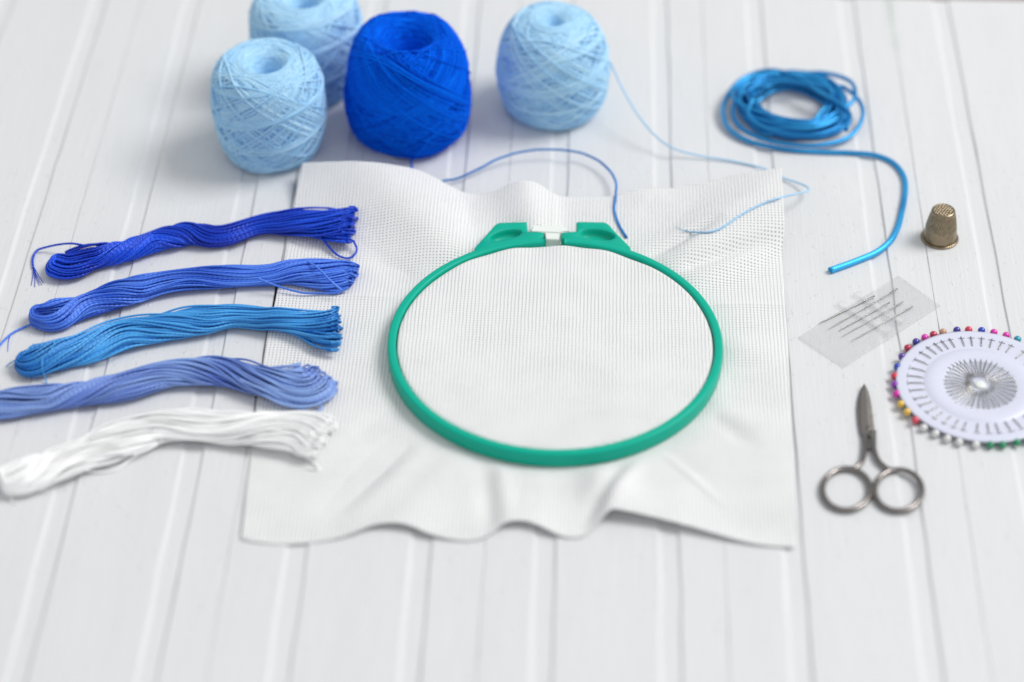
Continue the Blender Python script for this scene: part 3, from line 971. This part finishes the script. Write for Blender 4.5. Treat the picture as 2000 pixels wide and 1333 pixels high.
def build_skeins():
    s1 = skein('darkest royal blue floss skein of the row, with a frayed loose end at its left',
               [(108, 492, 112, 545), (132, 484, 140, 554), (170, 474, 182, 535), (235, 474, 242, 517), (300, 449, 308, 496), (365, 436, 375, 483), (430, 437, 432, 486),
                (500, 421, 505, 463), (560, 411, 562, 466), (620, 411, 622, 476), (672, 412, 668, 490), (687, 411, 685, 494)], M_FL1, 44, .055, 1.1, 21, .30, .44, .35, .55)
    strand(s1, 'loose_end', M_FL1, [at(165, 480, .9), at(140, 476, .75), at(115, 478, .5), at(91, 483, .3), at(72, 490, .15), at(64, 506, .08), at(65, 524, .08)], .06,
           [[at(65, 520, .08), at(64, 540, .05), at(61, 558, .03)], [at(65, 520, .08), at(68, 540, .05), at(68, 561, .03)], [at(65, 520, .1), at(73, 542, .06), at(82, 557, .03)], [at(65, 520, .1), at(75, 538, .06), at(85, 553, .03)], [at(65, 521, .1), at(70, 540, .06), at(77, 558, .03)]])
    strand(s1, 'loose_loop', M_FL1, [at(600, 440, .8), at(630, 468, .5), at(650, 491, .3), at(668, 503, .22), at(686, 503, .25), at(697, 488, .4), at(690, 470, .6)], .055)
    s2 = skein('cobalt blue floss skein with a teardrop loop at its left end, below the darkest skein',
               [(72, 596, 80, 640), (100, 584, 112, 649), (160, 577, 172, 622), (245, 543, 252, 600), (330, 528, 338, 576), (430, 519, 434, 566), (520, 515, 522, 561), (580, 504, 580, 562),
                (640, 503, 642, 573), (678, 508, 678, 573), (691, 516, 688, 568)], M_FL2, 44, .055, 0.9, 34, .40, .44, .22, .7, op=.42)
    strand(s2, 'loose_end', M_FL2, [at(78, 628, .3), at(65, 633, .15), at(48, 639, .08), at(24, 651, .07), at(5, 668, .07), at(-12, 690, .07), at(-30, 715, .07)], .055,
           [[at(22, 652, .07), at(17, 665, .04), at(15, 687, .03)]], tone=.3)
    strand(s2, 'loose_loop', M_FL2, [at(505, 545, .8), at(545, 560, .5), at(590, 572, .35), at(630, 573, .3), at(660, 572, .35), at(680, 560, .5)], .055, tone=.2)
    strand(s2, 'loose_loop', M_FL2, [at(600, 510, .9), at(622, 525, 1.1), at(645, 548, 1.05), at(668, 568, .7)], .055, tone=.4)
    s3 = skein('azure blue floss skein third in the row, bent in the middle',
               [(36, 684, 46, 724), (55, 672, 68, 738), (100, 664, 112, 728), (170, 646, 180, 708), (240, 622, 250, 684), (320, 612, 328, 668), (395, 597, 398, 658), (460, 596, 455, 644),
                (530, 606, 528, 652), (590, 611, 588, 664), (640, 607, 636, 688), (662, 604, 658, 692)], M_FL3, 44, .055, 1.1, 47, .42, .44, .2, .25)
    strand(s3, 'loose_thread', M_FL3, [at(108, 664, .9), at(101, 682, .95), at(94, 692, .9), at(84, 699, .85), at(82, 712, .75), at(85, 730, .4), at(90, 745, .1), at(94, 758, .05)], .03, tone=.5)
    strand(s3, 'loose_thread', M_FL3, [at(66, 672, .85), at(50, 688, .85), at(36, 700, .6), at(22, 708, .25), at(12, 716, .06)], .028, tone=.5)
    s4 = skein('periwinkle blue floss skein between the azure and the white ones',
               [(-8, 762, -2, 818), (30, 754, 34, 818), (90, 752, 96, 808), (160, 748, 165, 794), (240, 727, 245, 783), (320, 705, 328, 760), (400, 697, 402, 755), (460, 703, 458, 761),
                (520, 719, 515, 777), (575, 718, 570, 797), (610, 710, 602, 800), (630, 708, 622, 772)], M_FL4, 44, .054, 1.0, 58, .32, .44, .4, .35, .5)
    strand(s4, 'loose_loop', M_FL4, [at(470, 742, .9), at(520, 765, .8), at(560, 785, .5), at(590, 800, .3), at(615, 806, .25), at(628, 797, .3), at(618, 780, .5)], .055, tone=.4)
    s5 = skein('white floss skein nearest in the row, against the white boards',
               [(8, 915, 14, 968), (35, 902, 42, 966), (90, 885, 100, 948), (150, 864, 162, 922), (225, 828, 236, 896), (300, 806, 306, 866), (370, 803, 370, 864), (445, 808, 442, 868),
                (530, 811, 526, 878), (590, 809, 584, 888), (622, 813, 614, 902), (636, 822, 628, 900)], M_FL5, 46, .052, 1.0, 66, .2, .46, .3, .3)
    strand(s5, 'loose_loop', M_FL5, [at(140, 905, .5), at(168, 919, .2), at(198, 923, .08), at(228, 917, .08), at(258, 895, .1), at(288, 875, .2), at(320, 860, .5)], .055)
    strand(s5, 'loose_end', M_FL5, [at(575, 880, .5), at(600, 895, .25), at(618, 910, .2), at(622, 918, .18), at(600, 915, .2)], .05)
    strand(s5, 'loose_end', M_FL5, [at(40, 955, .4), at(25, 968, .15), at(22, 980, .06), at(34, 984, .05)], .05)


# ------------------------------------------------------------------ satin cord
def build_cord():
    global rng
    rng = np.random.default_rng(77)
    c = at(1546, 219, 0)
    pts = []
    turns = 21
    per = 12
    RL = [2.75, 2.35, 2.9, 2.05, 2.5, 2.2, 2.8, 1.95, 2.65, 2.3, 2.85, 2.1, 2.6, 2.0, 2.45, 2.75, 1.95, 2.5, 2.2, 2.8, 2.0, 2.4, 2.6]
    for i in range(turns * per):
        k = i / per
        a = 2 * PI * i / per + 0.4
        base = RL[int(k)]
        nxt = RL[int(k) + 1]
        fr = k - int(k)
        r = base * (1 - fr) + nxt * fr + 0.24 * math.sin(2 * a + k * 1.7) + 0.10 * math.sin(3 * a - k * 2.3) + rng.normal(0, .05)
        z = 0.13 + 0.85 * (0.5 + 0.5 * math.sin(k * 2.4 + 0.5 * math.sin(a))) * (0.35 + 0.65 * min(1, k / 6)) + 0.06 * math.sin(a * 3 + k)
        z = min(z, 0.13 + (k + 0.6) * 0.16)
        pts.append(np.array([c[0] + r * 1.06 * math.cos(a) + 0.22 * math.sin(k * 2.1), c[1] + r * 1.0 * math.sin(a) + .16 * math.cos(k * 1.3), z]))
    a_end = 2 * PI * (turns * per - 1) / per + 0.4
    # a slack wider turn to the right, then one to the left that becomes the tail
    pts += [at(1640, 168, 1.0), at(1678, 197, .75), at(1684, 232, .5), at(1658, 268, .35), at(1600, 284, .32), at(1525, 280, .38), at(1458, 258, .5), at(1432, 225, .7), at(1444, 190, .85), at(1490, 165, 1.05),
            at(1548, 160, 1.15), at(1600, 178, 1.1), at(1637, 212, 1.0), at(1640, 245, 1.0), at(1600, 262, 1.0), at(1548, 264, .95), at(1495, 250, .95), at(1462, 225, 1.0), at(1470, 195, 1.1)]
    pts2 = [at(1652, 255, .9), at(1660, 225, 1.05), at(1635, 200, 1.2), at(1600, 180, 1.25), at(1555, 150, 1.2), at(1500, 138, 1.0), at(1445, 158, .75), at(1414, 203, .5), at(1420, 246, .32), at(1460, 275, .22), at(1530, 291, .17), at(1600, 297, .14), at(1660, 299, .13), at(1710, 304, .13), at(1745, 319, .13),
            at(1765, 345, .13), at(1768, 375, .13), at(1761, 415, .13), at(1753, 445, .13), at(1738, 472, .13), at(1710, 494, .13), at(1668, 512, .13), at(1621, 529, .13)]
    t = thing('satin_cord', 'coil of glossy blue satin cord with its free end curling down between fabric and thimble', 'cord', (c[0], c[1], 0))
    mb = MB()
    p = smooth_path(pts, 1100)
    p[:, 2] = np.maximum(p[:, 2], .12)
    tube(mb, p, 0.118, 10, tone=smooth1(noise1(1100, 80, .3), 2))
    mb.build('cord_coil', M_CORD, t)
    mb = MB()
    p = smooth_path(pts2, 260)
    tube(mb, p, np.interp(np.linspace(0, 1, 260), [0, .55, .8, 1], [.118, .122, .15, .175]), 12, tone=smooth1(noise1(260, 26, .2), 2) + np.interp(np.linspace(0, 1, 260), [0, .6, .85, 1], [0, 0, .5, 1.0]))
    mb.build('free_end', M_CORD, t)


# ------------------------------------------------------------------ thimble
def build_thimble():
    c = at(1835, 466, 0); c[2] = 0
    t = thing('thimble', 'tarnished brass thimble with dimpled cap standing on the boards', 'thimble', tuple(c))
    h, rb, rt = 1.86, 0.86, 0.60
    prof = []
    for k in range(150):                                  # dimpled wall and cap
        s = k / 149
        if s < 0.72:
            u = s / 0.72
            r = rb - 0.02 + (rt - rb + 0.02) * (0.35 * u + 0.65 * u ** 2.2); z = 0.1 + u * (h - 0.26)
        else:
            u = (s - 0.72) / 0.28
            an = min(u * 2.6, 1) * PI / 2
            r0 = rt - 0.12
            if u < 0.385:
                r = r0 + 0.12 * math.cos(an); z = h - 0.16 + 0.12 * math.sin(an)
            else:
                r = r0 * (1 - (u - 0.385) / 0.615) + 0.003; z = h - 0.04 + 0.035 * (1 - (r / r0) ** 2)
        prof.append((r, z))
    prof = np.array(prof)

    def dim(r, z, a):
        rows = np.arange(len(prof))
        R, Z = r.copy(), z.copy()
        A = np.broadcast_to(a, R.shape)
        # rows of punched pits on the upper wall
        zs = (Z - 0.78) / 0.12
        row = np.floor(zs); cnt = 26
        fz = zs - row - 0.5
        fa = (A / (2 * PI) * cnt + 0.5 * (row % 2)) % 1 - 0.5
        d = np.sqrt((fz * 0.12) ** 2 + (fa * 2 * PI * 0.65 / cnt) ** 2)
        on = (Z > 0.80) & (Z < h - 0.26)
        R = R - np.where(on, 0.05 * np.exp(-(d / 0.04) ** 2), 0)
        # pits on the cap
        x, y = R * np.cos(A), R * np.sin(A)
        cell = 0.15
        yy = y / (cell * .866); ry = np.floor(yy)
        xx = x / cell + 0.5 * (ry % 2); rx = np.floor(xx)
        d = np.hypot((xx - rx - .5) * cell, (yy - ry - .5) * cell * .866)
        cap = (Z > h - 0.06) & (R < rt - 0.12)
        Z = Z - np.where(cap, 0.045 * np.exp(-(d / 0.045) ** 2), 0)
        return R, Z
    mb = MB()
    lathe(mb, prof, c, 260, dim)
    mb.build('cup', M_BRASS, t)
    mb = MB()
    rim = [(rb - 0.06, 0.0), (rb + 0.05, 0.0)] + [(rb + 0.04 + 0.055 * math.cos(x), 0.055 + 0.055 * math.sin(x)) for x in np.linspace(-1.4, 1.6, 9)] + [(rb - 0.005, 0.115), (rb - 0.06, 0.12)]
    lathe(mb, rim, c, 96, closed=True)
    mb.build('rolled_rim', M_BRASS, t)


# ------------------------------------------------------------------ needles in a clear sleeve
def build_needles():
    A = np.array([at(1557, 660, .05), at(1755, 538, .05), at(1838, 597, .05), at(1646, 720, .05)])
    ctr = A.mean(0)
    t = thing('needle_sleeve', 'clear plastic needle sleeve with two cross strips, lying beside the pin wheel', 'sleeve', (ctr[0], ctr[1], 0))

    def sheet(name, corners, mat, z, wav, nx=24, ny=16, th=0.012):
        mb = MB()
        a, b, c, d = [np.array(q) for q in corners]
        v = []
        for i in range(nx + 1):
            for j in range(ny + 1):
                u, w = i / nx, j / ny
                p = a * (1 - u) * (1 - w) + b * u * (1 - w) + c * u * w + d * (1 - u) * w
                p = p.copy(); p[2] = z + wav * (0.5 + 0.5 * math.sin(u * 5 + w * 3) * math.cos(w * 4 - u * 2))
                v.append(p)
        f = [(i * (ny + 1) + j, (i + 1) * (ny + 1) + j, (i + 1) * (ny + 1) + j + 1, i * (ny + 1) + j + 1) for i in range(nx) for j in range(ny)]
        mb.add(v, f)
        o = mb.build(name, mat, t)
        s = o.modifiers.new('thickness', 'SOLIDIFY'); s.thickness = th * U; s.offset = 0
        return o
    sheet('back_film', A, M_FILM, .02, .05)
    k = lambda q: (1530 + q[0] / 3.702, 360 + q[1] / 3.702)
    sheet('cross_strip', [at(*k((375, 862)), .15), at(*k((418, 842)), .15), at(*k((800, 1062)), .15), at(*k((755, 1085)), .15)], M_STRIP, .16, .015, 20, 4)
    sheet('cross_strip', [at(*k((498, 792)), .15), at(*k((545, 772)), .15), at(*k((890, 990)), .15), at(*k((845, 1012)), .15)], M_STRIP, .16, .015, 20, 4)
    L = [((250, 1010), (662, 808), 'sewing needle with a dark long eye, topmost in the clear sleeve', 1.25),
         ((318, 1052), (828, 755), 'longest sewing needle, reaching farthest to the top of the clear sleeve', 1.0),
         ((395, 1062), (770, 855), 'short sewing needle with a pale eye, in the middle of the clear sleeve', 1.05),
         ((415, 1105), (868, 850), 'thin sewing needle just below the middle short one in the sleeve', .85),
         ((485, 1138), (937, 883), 'sewing needle lowest in the clear sleeve, nearest the pin wheel', .85)]
    for (p0, p1, lab, w) in L:
        a, b = at(*k(p0), .10), at(*k(p1), .12)
        d = norm(b - a); side = norm(np.cross(d, [0, 0, 1]))
        n = 60
        s = np.linspace(0, 1, n)
        r = 0.028 * w * np.interp(s, [0, .03, .12, .3, .75, .86, .97, 1], [.12, .45, .8, .95, 1, 1.15, 1.05, .4])
        mb = MB()
        Ln = np.linalg.norm(b - a)
        e0, e1 = 1 - 0.42 / Ln, 1 - 0.10 / Ln
        body = s <= e0
        tube(mb, a + np.outer(s[body], b - a), r[body], 8)
        re = 0.034 * w
        for sg in (1, -1):                               # the two cheeks of the eye
            u = np.linspace(e0 - 0.02, e1 + 0.012, 14)
            bow = np.sin(np.linspace(0, PI, 14)) ** 0.6
            tube(mb, a + np.outer(u, b - a) + np.outer(bow * re * 1.0 * sg, side), 0.019 * w, 6)
        u = np.linspace(e1, 1, 6)
        tube(mb, a + np.outer(u, b - a), re * np.array([.9, 1.1, 1.05, .9, .6, .25]), 8)
        mid = (a + b) / 2
        o = mb.build('sewing_needle', M_NEEDLE, origin=mid)
        tag(o, lab, 'needle', 'sewing needles held in the clear sleeve')


# ------------------------------------------------------------------ wheel of pearl-headed pins
def build_pin_wheel():
    zc = 0.34
    c = at(1914.6, 752.0, zc)
    R = 3.93
    t = thing('pin_wheel', 'round lilac white plastic wheel that holds the pearl headed pins', 'pin holder', (c[0], c[1], 0))
    mb = MB()
    prof = [(0.02, zc - .05), (.22, zc - .04), (.30, zc - .05), (.42 * R, zc - .055), (.425 * R, zc - .02), (.44 * R, zc), (.55 * R, zc + .012), (.655 * R, zc + .01), (.665 * R, zc - .02), (.675 * R, zc - .022),
            (.83 * R, zc - .02), (.86 * R, zc - .005), (.97 * R, zc - .005), (R, zc - .02), (R, zc - .06), (.9 * R, zc - .075), (.3 * R, zc - .12), (0.02, zc - .12)]
    lathe(mb, prof, c * [1, 1, 0], 120)
    mb.build('disc', M_DISC, t)
    hub = MB()
    lathe(hub, [(.02, zc + .075), (.16, zc + .07), (.24, zc + .045), (.27, zc - .03), (.27, zc - .05)], c * [1, 1, 0], 32)
    hub.build('hub', M_WHITEPL, t)
    npin = 40
    step = 2 * PI / npin
    # heads named by their place in the photo (crop pixels -> angle round the wheel), far side first
    k = lambda q: (1540 + q[0] / 3.03, 600 + q[1] / 3.03)
    seq = [((1365, 180), 'teal'), ((1297, 152), 'magenta'), ((1220, 133), 'magenta'), ((1143, 122), 'blue'), ((1062, 117), 'red'), ((990, 122), 'navy'), ((905, 135), 'tan'), ((850, 155), 'crimson'),
           ((798, 173), 'magenta'), ((755, 207), 'navy'), ((706, 243), 'crimson'), ((672, 295), 'violet'), ((645, 355), 'blue'), ((628, 410), 'red'), ((630, 460), 'purple'), ((640, 515), 'magenta'),
           ((665, 575), 'gold'), ((703, 622), 'gold'), ((752, 670), 'coral'), ((800, 715), 'clear'), ((870, 750), 'clear'), ((940, 780), 'clear'), ((1010, 800), 'clear'), ((1110, 815), 'clear'),
           ((1195, 816), 'green'), ((1268, 816), 'green'), ((1352, 802), 'green'), ((1425, 778), 'green')]
    cols = dict(teal=(.01, .30, .42), magenta=(.72, .02, .42), blue=(.01, .06, .48), red=(.66, .03, .08), navy=(.035, .03, .30), tan=(.55, .30, .20), crimson=(.50, .015, .07), violet=(.10, .03, .34),
                purple=(.27, .03, .46), gold=(.78, .50, .07), coral=(.68, .06, .10), clear=(.74, .73, .72), green=(.005, .25, .11))
    mats = {}
    for n_, cc in cols.items():
        mats[n_] = plain('pearl_' + n_, cc + (1,), 0.22, spec=0.6, coat=0.6, noise=0.05)
    slots = MB()
    labels = []
    nm = [s[1] for s in seq]
    nice = dict(clear='white', navy='navy blue')
    col = lambda x: nice.get(x, x)
    lab_for = {
        0: 'teal headed pin at the far right rim of the wheel', 1: 'magenta headed pin beside the teal one on the far rim', 2: 'magenta headed pin beside the blue one on the far rim',
        3: 'bright blue headed pin between magenta and red heads on the far rim', 4: 'red headed pin between two blue heads on the far rim', 5: 'navy headed pin between red and tan heads on the far rim',
        6: 'tan headed pin, the only tan head on the wheel', 7: 'crimson headed pin between tan and magenta heads on the far rim', 8: 'magenta headed pin between crimson and navy heads on the far left rim',
        9: 'navy headed pin between magenta and crimson heads on the far left rim', 10: 'crimson headed pin between navy and violet heads on the left rim', 11: 'dark violet headed pin beside a crimson and a blue head',
        12: 'blue headed pin on the left rim between violet and red heads', 13: 'red headed pin on the left rim just above the purple head', 14: 'purple headed pin between red and magenta heads at the leftmost rim',
        15: 'magenta headed pin beside the two gold heads', 16: 'upper of the two gold headed pins, beside the magenta head', 17: 'lower of the two gold headed pins, beside the coral red head',
        18: 'coral red headed pin between the gold and the white pearl heads', 19: 'white pearl headed pin next to the coral red head', 20: 'second white pearl headed pin from the coral red head',
        21: 'middle one of the five white pearl headed pins on the near rim', 22: 'white pearl headed pin second from the green heads', 23: 'white pearl headed pin next to the green heads',
        24: 'green headed pin next to the white pearl heads', 25: 'second green headed pin from the white pearl heads', 26: 'third green headed pin from the white pearl heads', 27: 'green headed pin at the right edge of the photo'}
    head_z = 0.21
    unseen = 'pin whose head is past the right edge, only its shank showing in the wheel'
    proto = None
    angs = [math.atan2(at(*k(q), head_z)[1] - c[1], at(*k(q), head_z)[0] - c[0]) for q, _ in seq]
    a1, a0 = angs[0], angs[-1]                     # the rest of the circle, heads beyond the right edge of the photo
    nrest = 9
    rest = [a0 + (a1 - a0) * (j + 1) / (nrest + 1) for j in range(nrest)]
    seq += [(None, 'clear')] * nrest
    angs += rest
    for i, (q, cn) in enumerate(seq):
        a = angs[i]
        p = at(*k(q), head_z) if q else c + (R + .12) * np.array([math.cos(a), math.sin(a), 0])
        rr = np.clip(np.hypot(p[1] - c[1], p[0] - c[0]), R + 0.02, R + 0.22)
        d = np.array([math.cos(a), math.sin(a), 0])
        pos = np.array([c[0], c[1], 0]) + d * rr + [0, 0, head_z]
        root = thing('pearl_headed_pin', lab_for.get(i, unseen), 'pin', tuple(pos), 'pearl headed pins stuck in the wheel')
        if proto is None:
            hb = MB()
            n = 14
            prof = [(0.185 * math.sin(x) + 1e-4, -0.185 * math.cos(x)) for x in np.linspace(0.02, PI - .02, n)]
            lathe(hb, prof, (0, 0, 0), 24)
            hv = np.concatenate(hb.v)
            head = hb.build('head', mats[cn], root, origin=(0, 0, 0))
            sb = MB()
            # shank runs inwards: under the rim, over the slotted band, under again, then out over the middle
            L = R
            prs = [(0, 0), (.3, .0), (.60, .06), (.66, .15), (.8, .165), (1.2, .165), (1.32, .14), (1.38, .05), (2.0, .02), (2.28, .12), (2.45, .15), (2.9, .165), (R - .25, .19)]
            path = np.array([(-x, 0, z) for x, z in prs])
            tube(sb, smooth_path(path, 40), np.concatenate([np.full(36, .023), [.03, .022, .014, .006]]), 8)
            shank = sb.build('shank', M_PINSTEEL, root, origin=(0, 0, 0))
            proto = (head, shank)
        else:
            h2 = proto[0].copy(); h2.data = proto[0].data.copy(); h2.data.materials.clear(); h2.data.materials.append(mats[cn])
            s2 = proto[1].copy()
            for o in (h2, s2):
                COL.objects.link(o); o.parent = root
        root.rotation_euler = (0, 0, a)
    # slits of the woven band, one where each pin dives in
    for a in angs:
        for rr_, wd in ((.862 * R, .16),):
            d = np.array([math.cos(a), math.sin(a), 0]); s_ = np.array([-d[1], d[0], 0])
            m0 = np.array([c[0], c[1], zc + .012]) + d * rr_
            tube(slots, np.array([m0 - s_ * wd, m0, m0 + s_ * wd]), 0.014, 6, flat=.6)
    slots.build('slit_band', M_SLOT, t)


# ------------------------------------------------------------------ embroidery scissors
def build_scissors():
    k = lambda q: (1540 + q[0] / 3.03, 600 + q[1] / 3.03)
    b = lambda q, z=.2: at(*k(q), z)
    ctr = b((470, 800), 0)
    t = thing('embroidery_scissors', 'small closed steel embroidery scissors with two round finger loops', 'scissors', (ctr[0], ctr[1], 0))

    def blade(left, right, z0, z1, mat, ridge):
        """blade from tip to joint, stations as crop pixels"""
        mb = MB()
        v = []
        n = len(left)
        for i in range(n):
            l, r = b(left[i], z1), b(right[i], z1)
            m = l * (1 - ridge) + r * ridge
            th = (z1 - z0) * min(1, .35 + i / 4)
            v += [l - [0, 0, th], l - [0, 0, th * .55], m, r - [0, 0, th * .35], r - [0, 0, th]]
        f = []
        for i in range(n - 1):
            for j in range(5):
                l = (j + 1) % 5
                f.append((i * 5 + j, (i + 1) * 5 + j, (i + 1) * 5 + l, i * 5 + l))
        f.append((0, 1, 2, 3, 4)); f.append(tuple((n - 1) * 5 + j for j in (4, 3, 2, 1, 0)))
        mb.add(v, f)
        o = mb.build('blade', mat, t, smooth=False)
        return o
    ys = [452, 475, 505, 540, 580, 630, 680, 730, 765, 800]
    blade([(447, 452), (432, 475), (420, 505), (411, 540), (407, 580), (408, 630), (413, 680), (421, 730), (432, 765), (444, 835)],
          [(450, 452), (458, 475), (462, 505), (466, 540), (470, 580), (474, 630), (480, 680), (490, 730), (506, 765), (508, 835)], .06, .20, M_STEEL, .75)
    blade([(447, 453), (441, 475), (434, 505), (430, 540), (429, 580), (430, 630), (432, 680), (434, 720), (438, 742), (446, 750)],
          [(450, 453), (464, 475), (476, 505), (485, 540), (492, 580), (498, 630), (504, 680), (510, 715), (512, 735), (512, 742)], .17, .31, M_STEELB, .55)
    sc = MB()
    c0 = b((474, 715), .31)
    lathe(sc, [(.001, .035), (.09, .033), (.125, .02), (.135, -.02)], c0, 28)
    sc.build('pivot_screw', M_STEEL, t)

    def handle(shank, cx, cy, rx, ry, start, zs):
        """shank and finger loop as one bent bar"""
        mb = MB()
        pts = [b(q, z) for q, z in zip(shank, zs)]
        p = smooth_path(pts, 40)
        tube(mb, p, np.interp(np.linspace(0, 1, 40), [0, .3, .7, 1], [.17, .13, .12, .13]), 12, flat=.85)
        cc = b((cx, cy), .17)
        ex = b((cx + rx, cy), .17) - cc; ey = b((cx, cy - ry), .17) - cc
        an = np.linspace(0, 2 * PI, 72, endpoint=False)
        q = cc + np.outer(np.cos(an), ex) + np.outer(np.sin(an), ey)
        tube(mb, q, 0.135, 12, closed=True, flat=.95)
        mb.build('finger_loop', M_STEEL, t)
    handle([(498, 735), (502, 790), (508, 850), (530, 905), (572, 948), (608, 965)], 650, 1084, 140, 121, 0, [.24, .22, .20, .18, .17, .17])
    handle([(456, 745), (452, 800), (448, 860), (434, 915), (400, 948), (370, 962)], 342, 1078, 141, 122, 0, [.13, .14, .15, .16, .17, .17])
    jb = MB()                                           # bright shoulder where the upper half steps down
    tube(jb, np.array([b((478, 757), .29), b((495, 752), .29), b((511, 747), .27)]), .06, 8)
    jb.build('joint_shoulder', M_PINSTEEL, t)


build_table()
build_cloth()
build_hoop()
build_balls()
build_skeins()
build_cord()
build_thimble()
build_needles()
build_pin_wheel()
build_scissors()

# ------------------------------------------------------------------ light: a big soft window to the right, pale room all round
w = bpy.data.worlds.new('World')
scene.world = w
w.use_nodes = True
wn = w.node_tree
bg = wn.nodes['Background']
tc = nd(wn, 'ShaderNodeTexCoord')
sp = nd(wn, 'ShaderNodeSeparateXYZ')
wn.links.new(tc.outputs['Generated'], sp.inputs[0])
rmp = nd(wn, 'ShaderNodeMapRange')
rmp.inputs['From Min'].default_value = -0.9
rmp.inputs['From Max'].default_value = 0.9
rmp.inputs['To Min'].default_value = 0.6
rmp.inputs['To Max'].default_value = 1.25
wn.links.new(math_n(wn, 'MULTIPLY_ADD', sp.outputs[2], 0.75, math_n(wn, 'MULTIPLY_ADD', sp.outputs[0], 0.35, math_n(wn, 'MULTIPLY', sp.outputs[1], -0.3))), rmp.inputs['Value'])
bg.inputs['Color'].default_value = (0.955, 0.975, 1.0, 1)
wn.links.new(math_n(wn, 'MULTIPLY', rmp.outputs[0], 0.54), bg.inputs['Strength'])


def area(name, loc, target, size, size_y, power, col):
    l = bpy.data.lights.new(name, 'AREA')
    l.shape = 'RECTANGLE'; l.size = size; l.size_y = size_y
    l.energy = power; l.color = col
    o = bpy.data.objects.new(name, l)
    COL.objects.link(o)
    o.location = loc
    from mathutils import Vector
    d = Vector(target) - Vector(loc)
    o.rotation_euler = d.to_track_quat('-Z', 'Y').to_euler()
    return o


area('window_light', (3.1, 1.7, 3.9), (0, 0.9, 0), 2.2, 2.2, 184, (1.0, 0.985, 0.965))

# ------------------------------------------------------------------ camera
cam = bpy.data.cameras.new('camera')
co = bpy.data.objects.new('camera', cam)
COL.objects.link(co)
co.location = (0, 0, H * U)
co.rotation_euler = (PI / 2 - PITCH, 0, 0)
cam.sensor_width = 36
cam.sensor_fit = 'HORIZONTAL'
cam.lens = F / 2000 * 36
cam.clip_start = 0.02
cam.clip_end = 50
cam.dof.use_dof = True
fp = at(1000, 575, .4)
cam.dof.focus_distance = float((fp[1] * CP + (H - fp[2]) * SP) * U)
cam.dof.aperture_fstop = 2.8
cam.dof.aperture_blades = 9
scene.camera = co

scene.view_settings.view_transform = 'Standard'
scene.view_settings.look = 'None'
scene.view_settings.exposure = 0.05
scene.view_settings.gamma = 1
scene.view_settings.use_curve_mapping = False
scene.cycles.max_bounces = 16
scene.cycles.diffuse_bounces = 12
scene.cycles.glossy_bounces = 6
scene.cycles.transparent_max_bounces = 12
scene.cycles.use_denoising = True
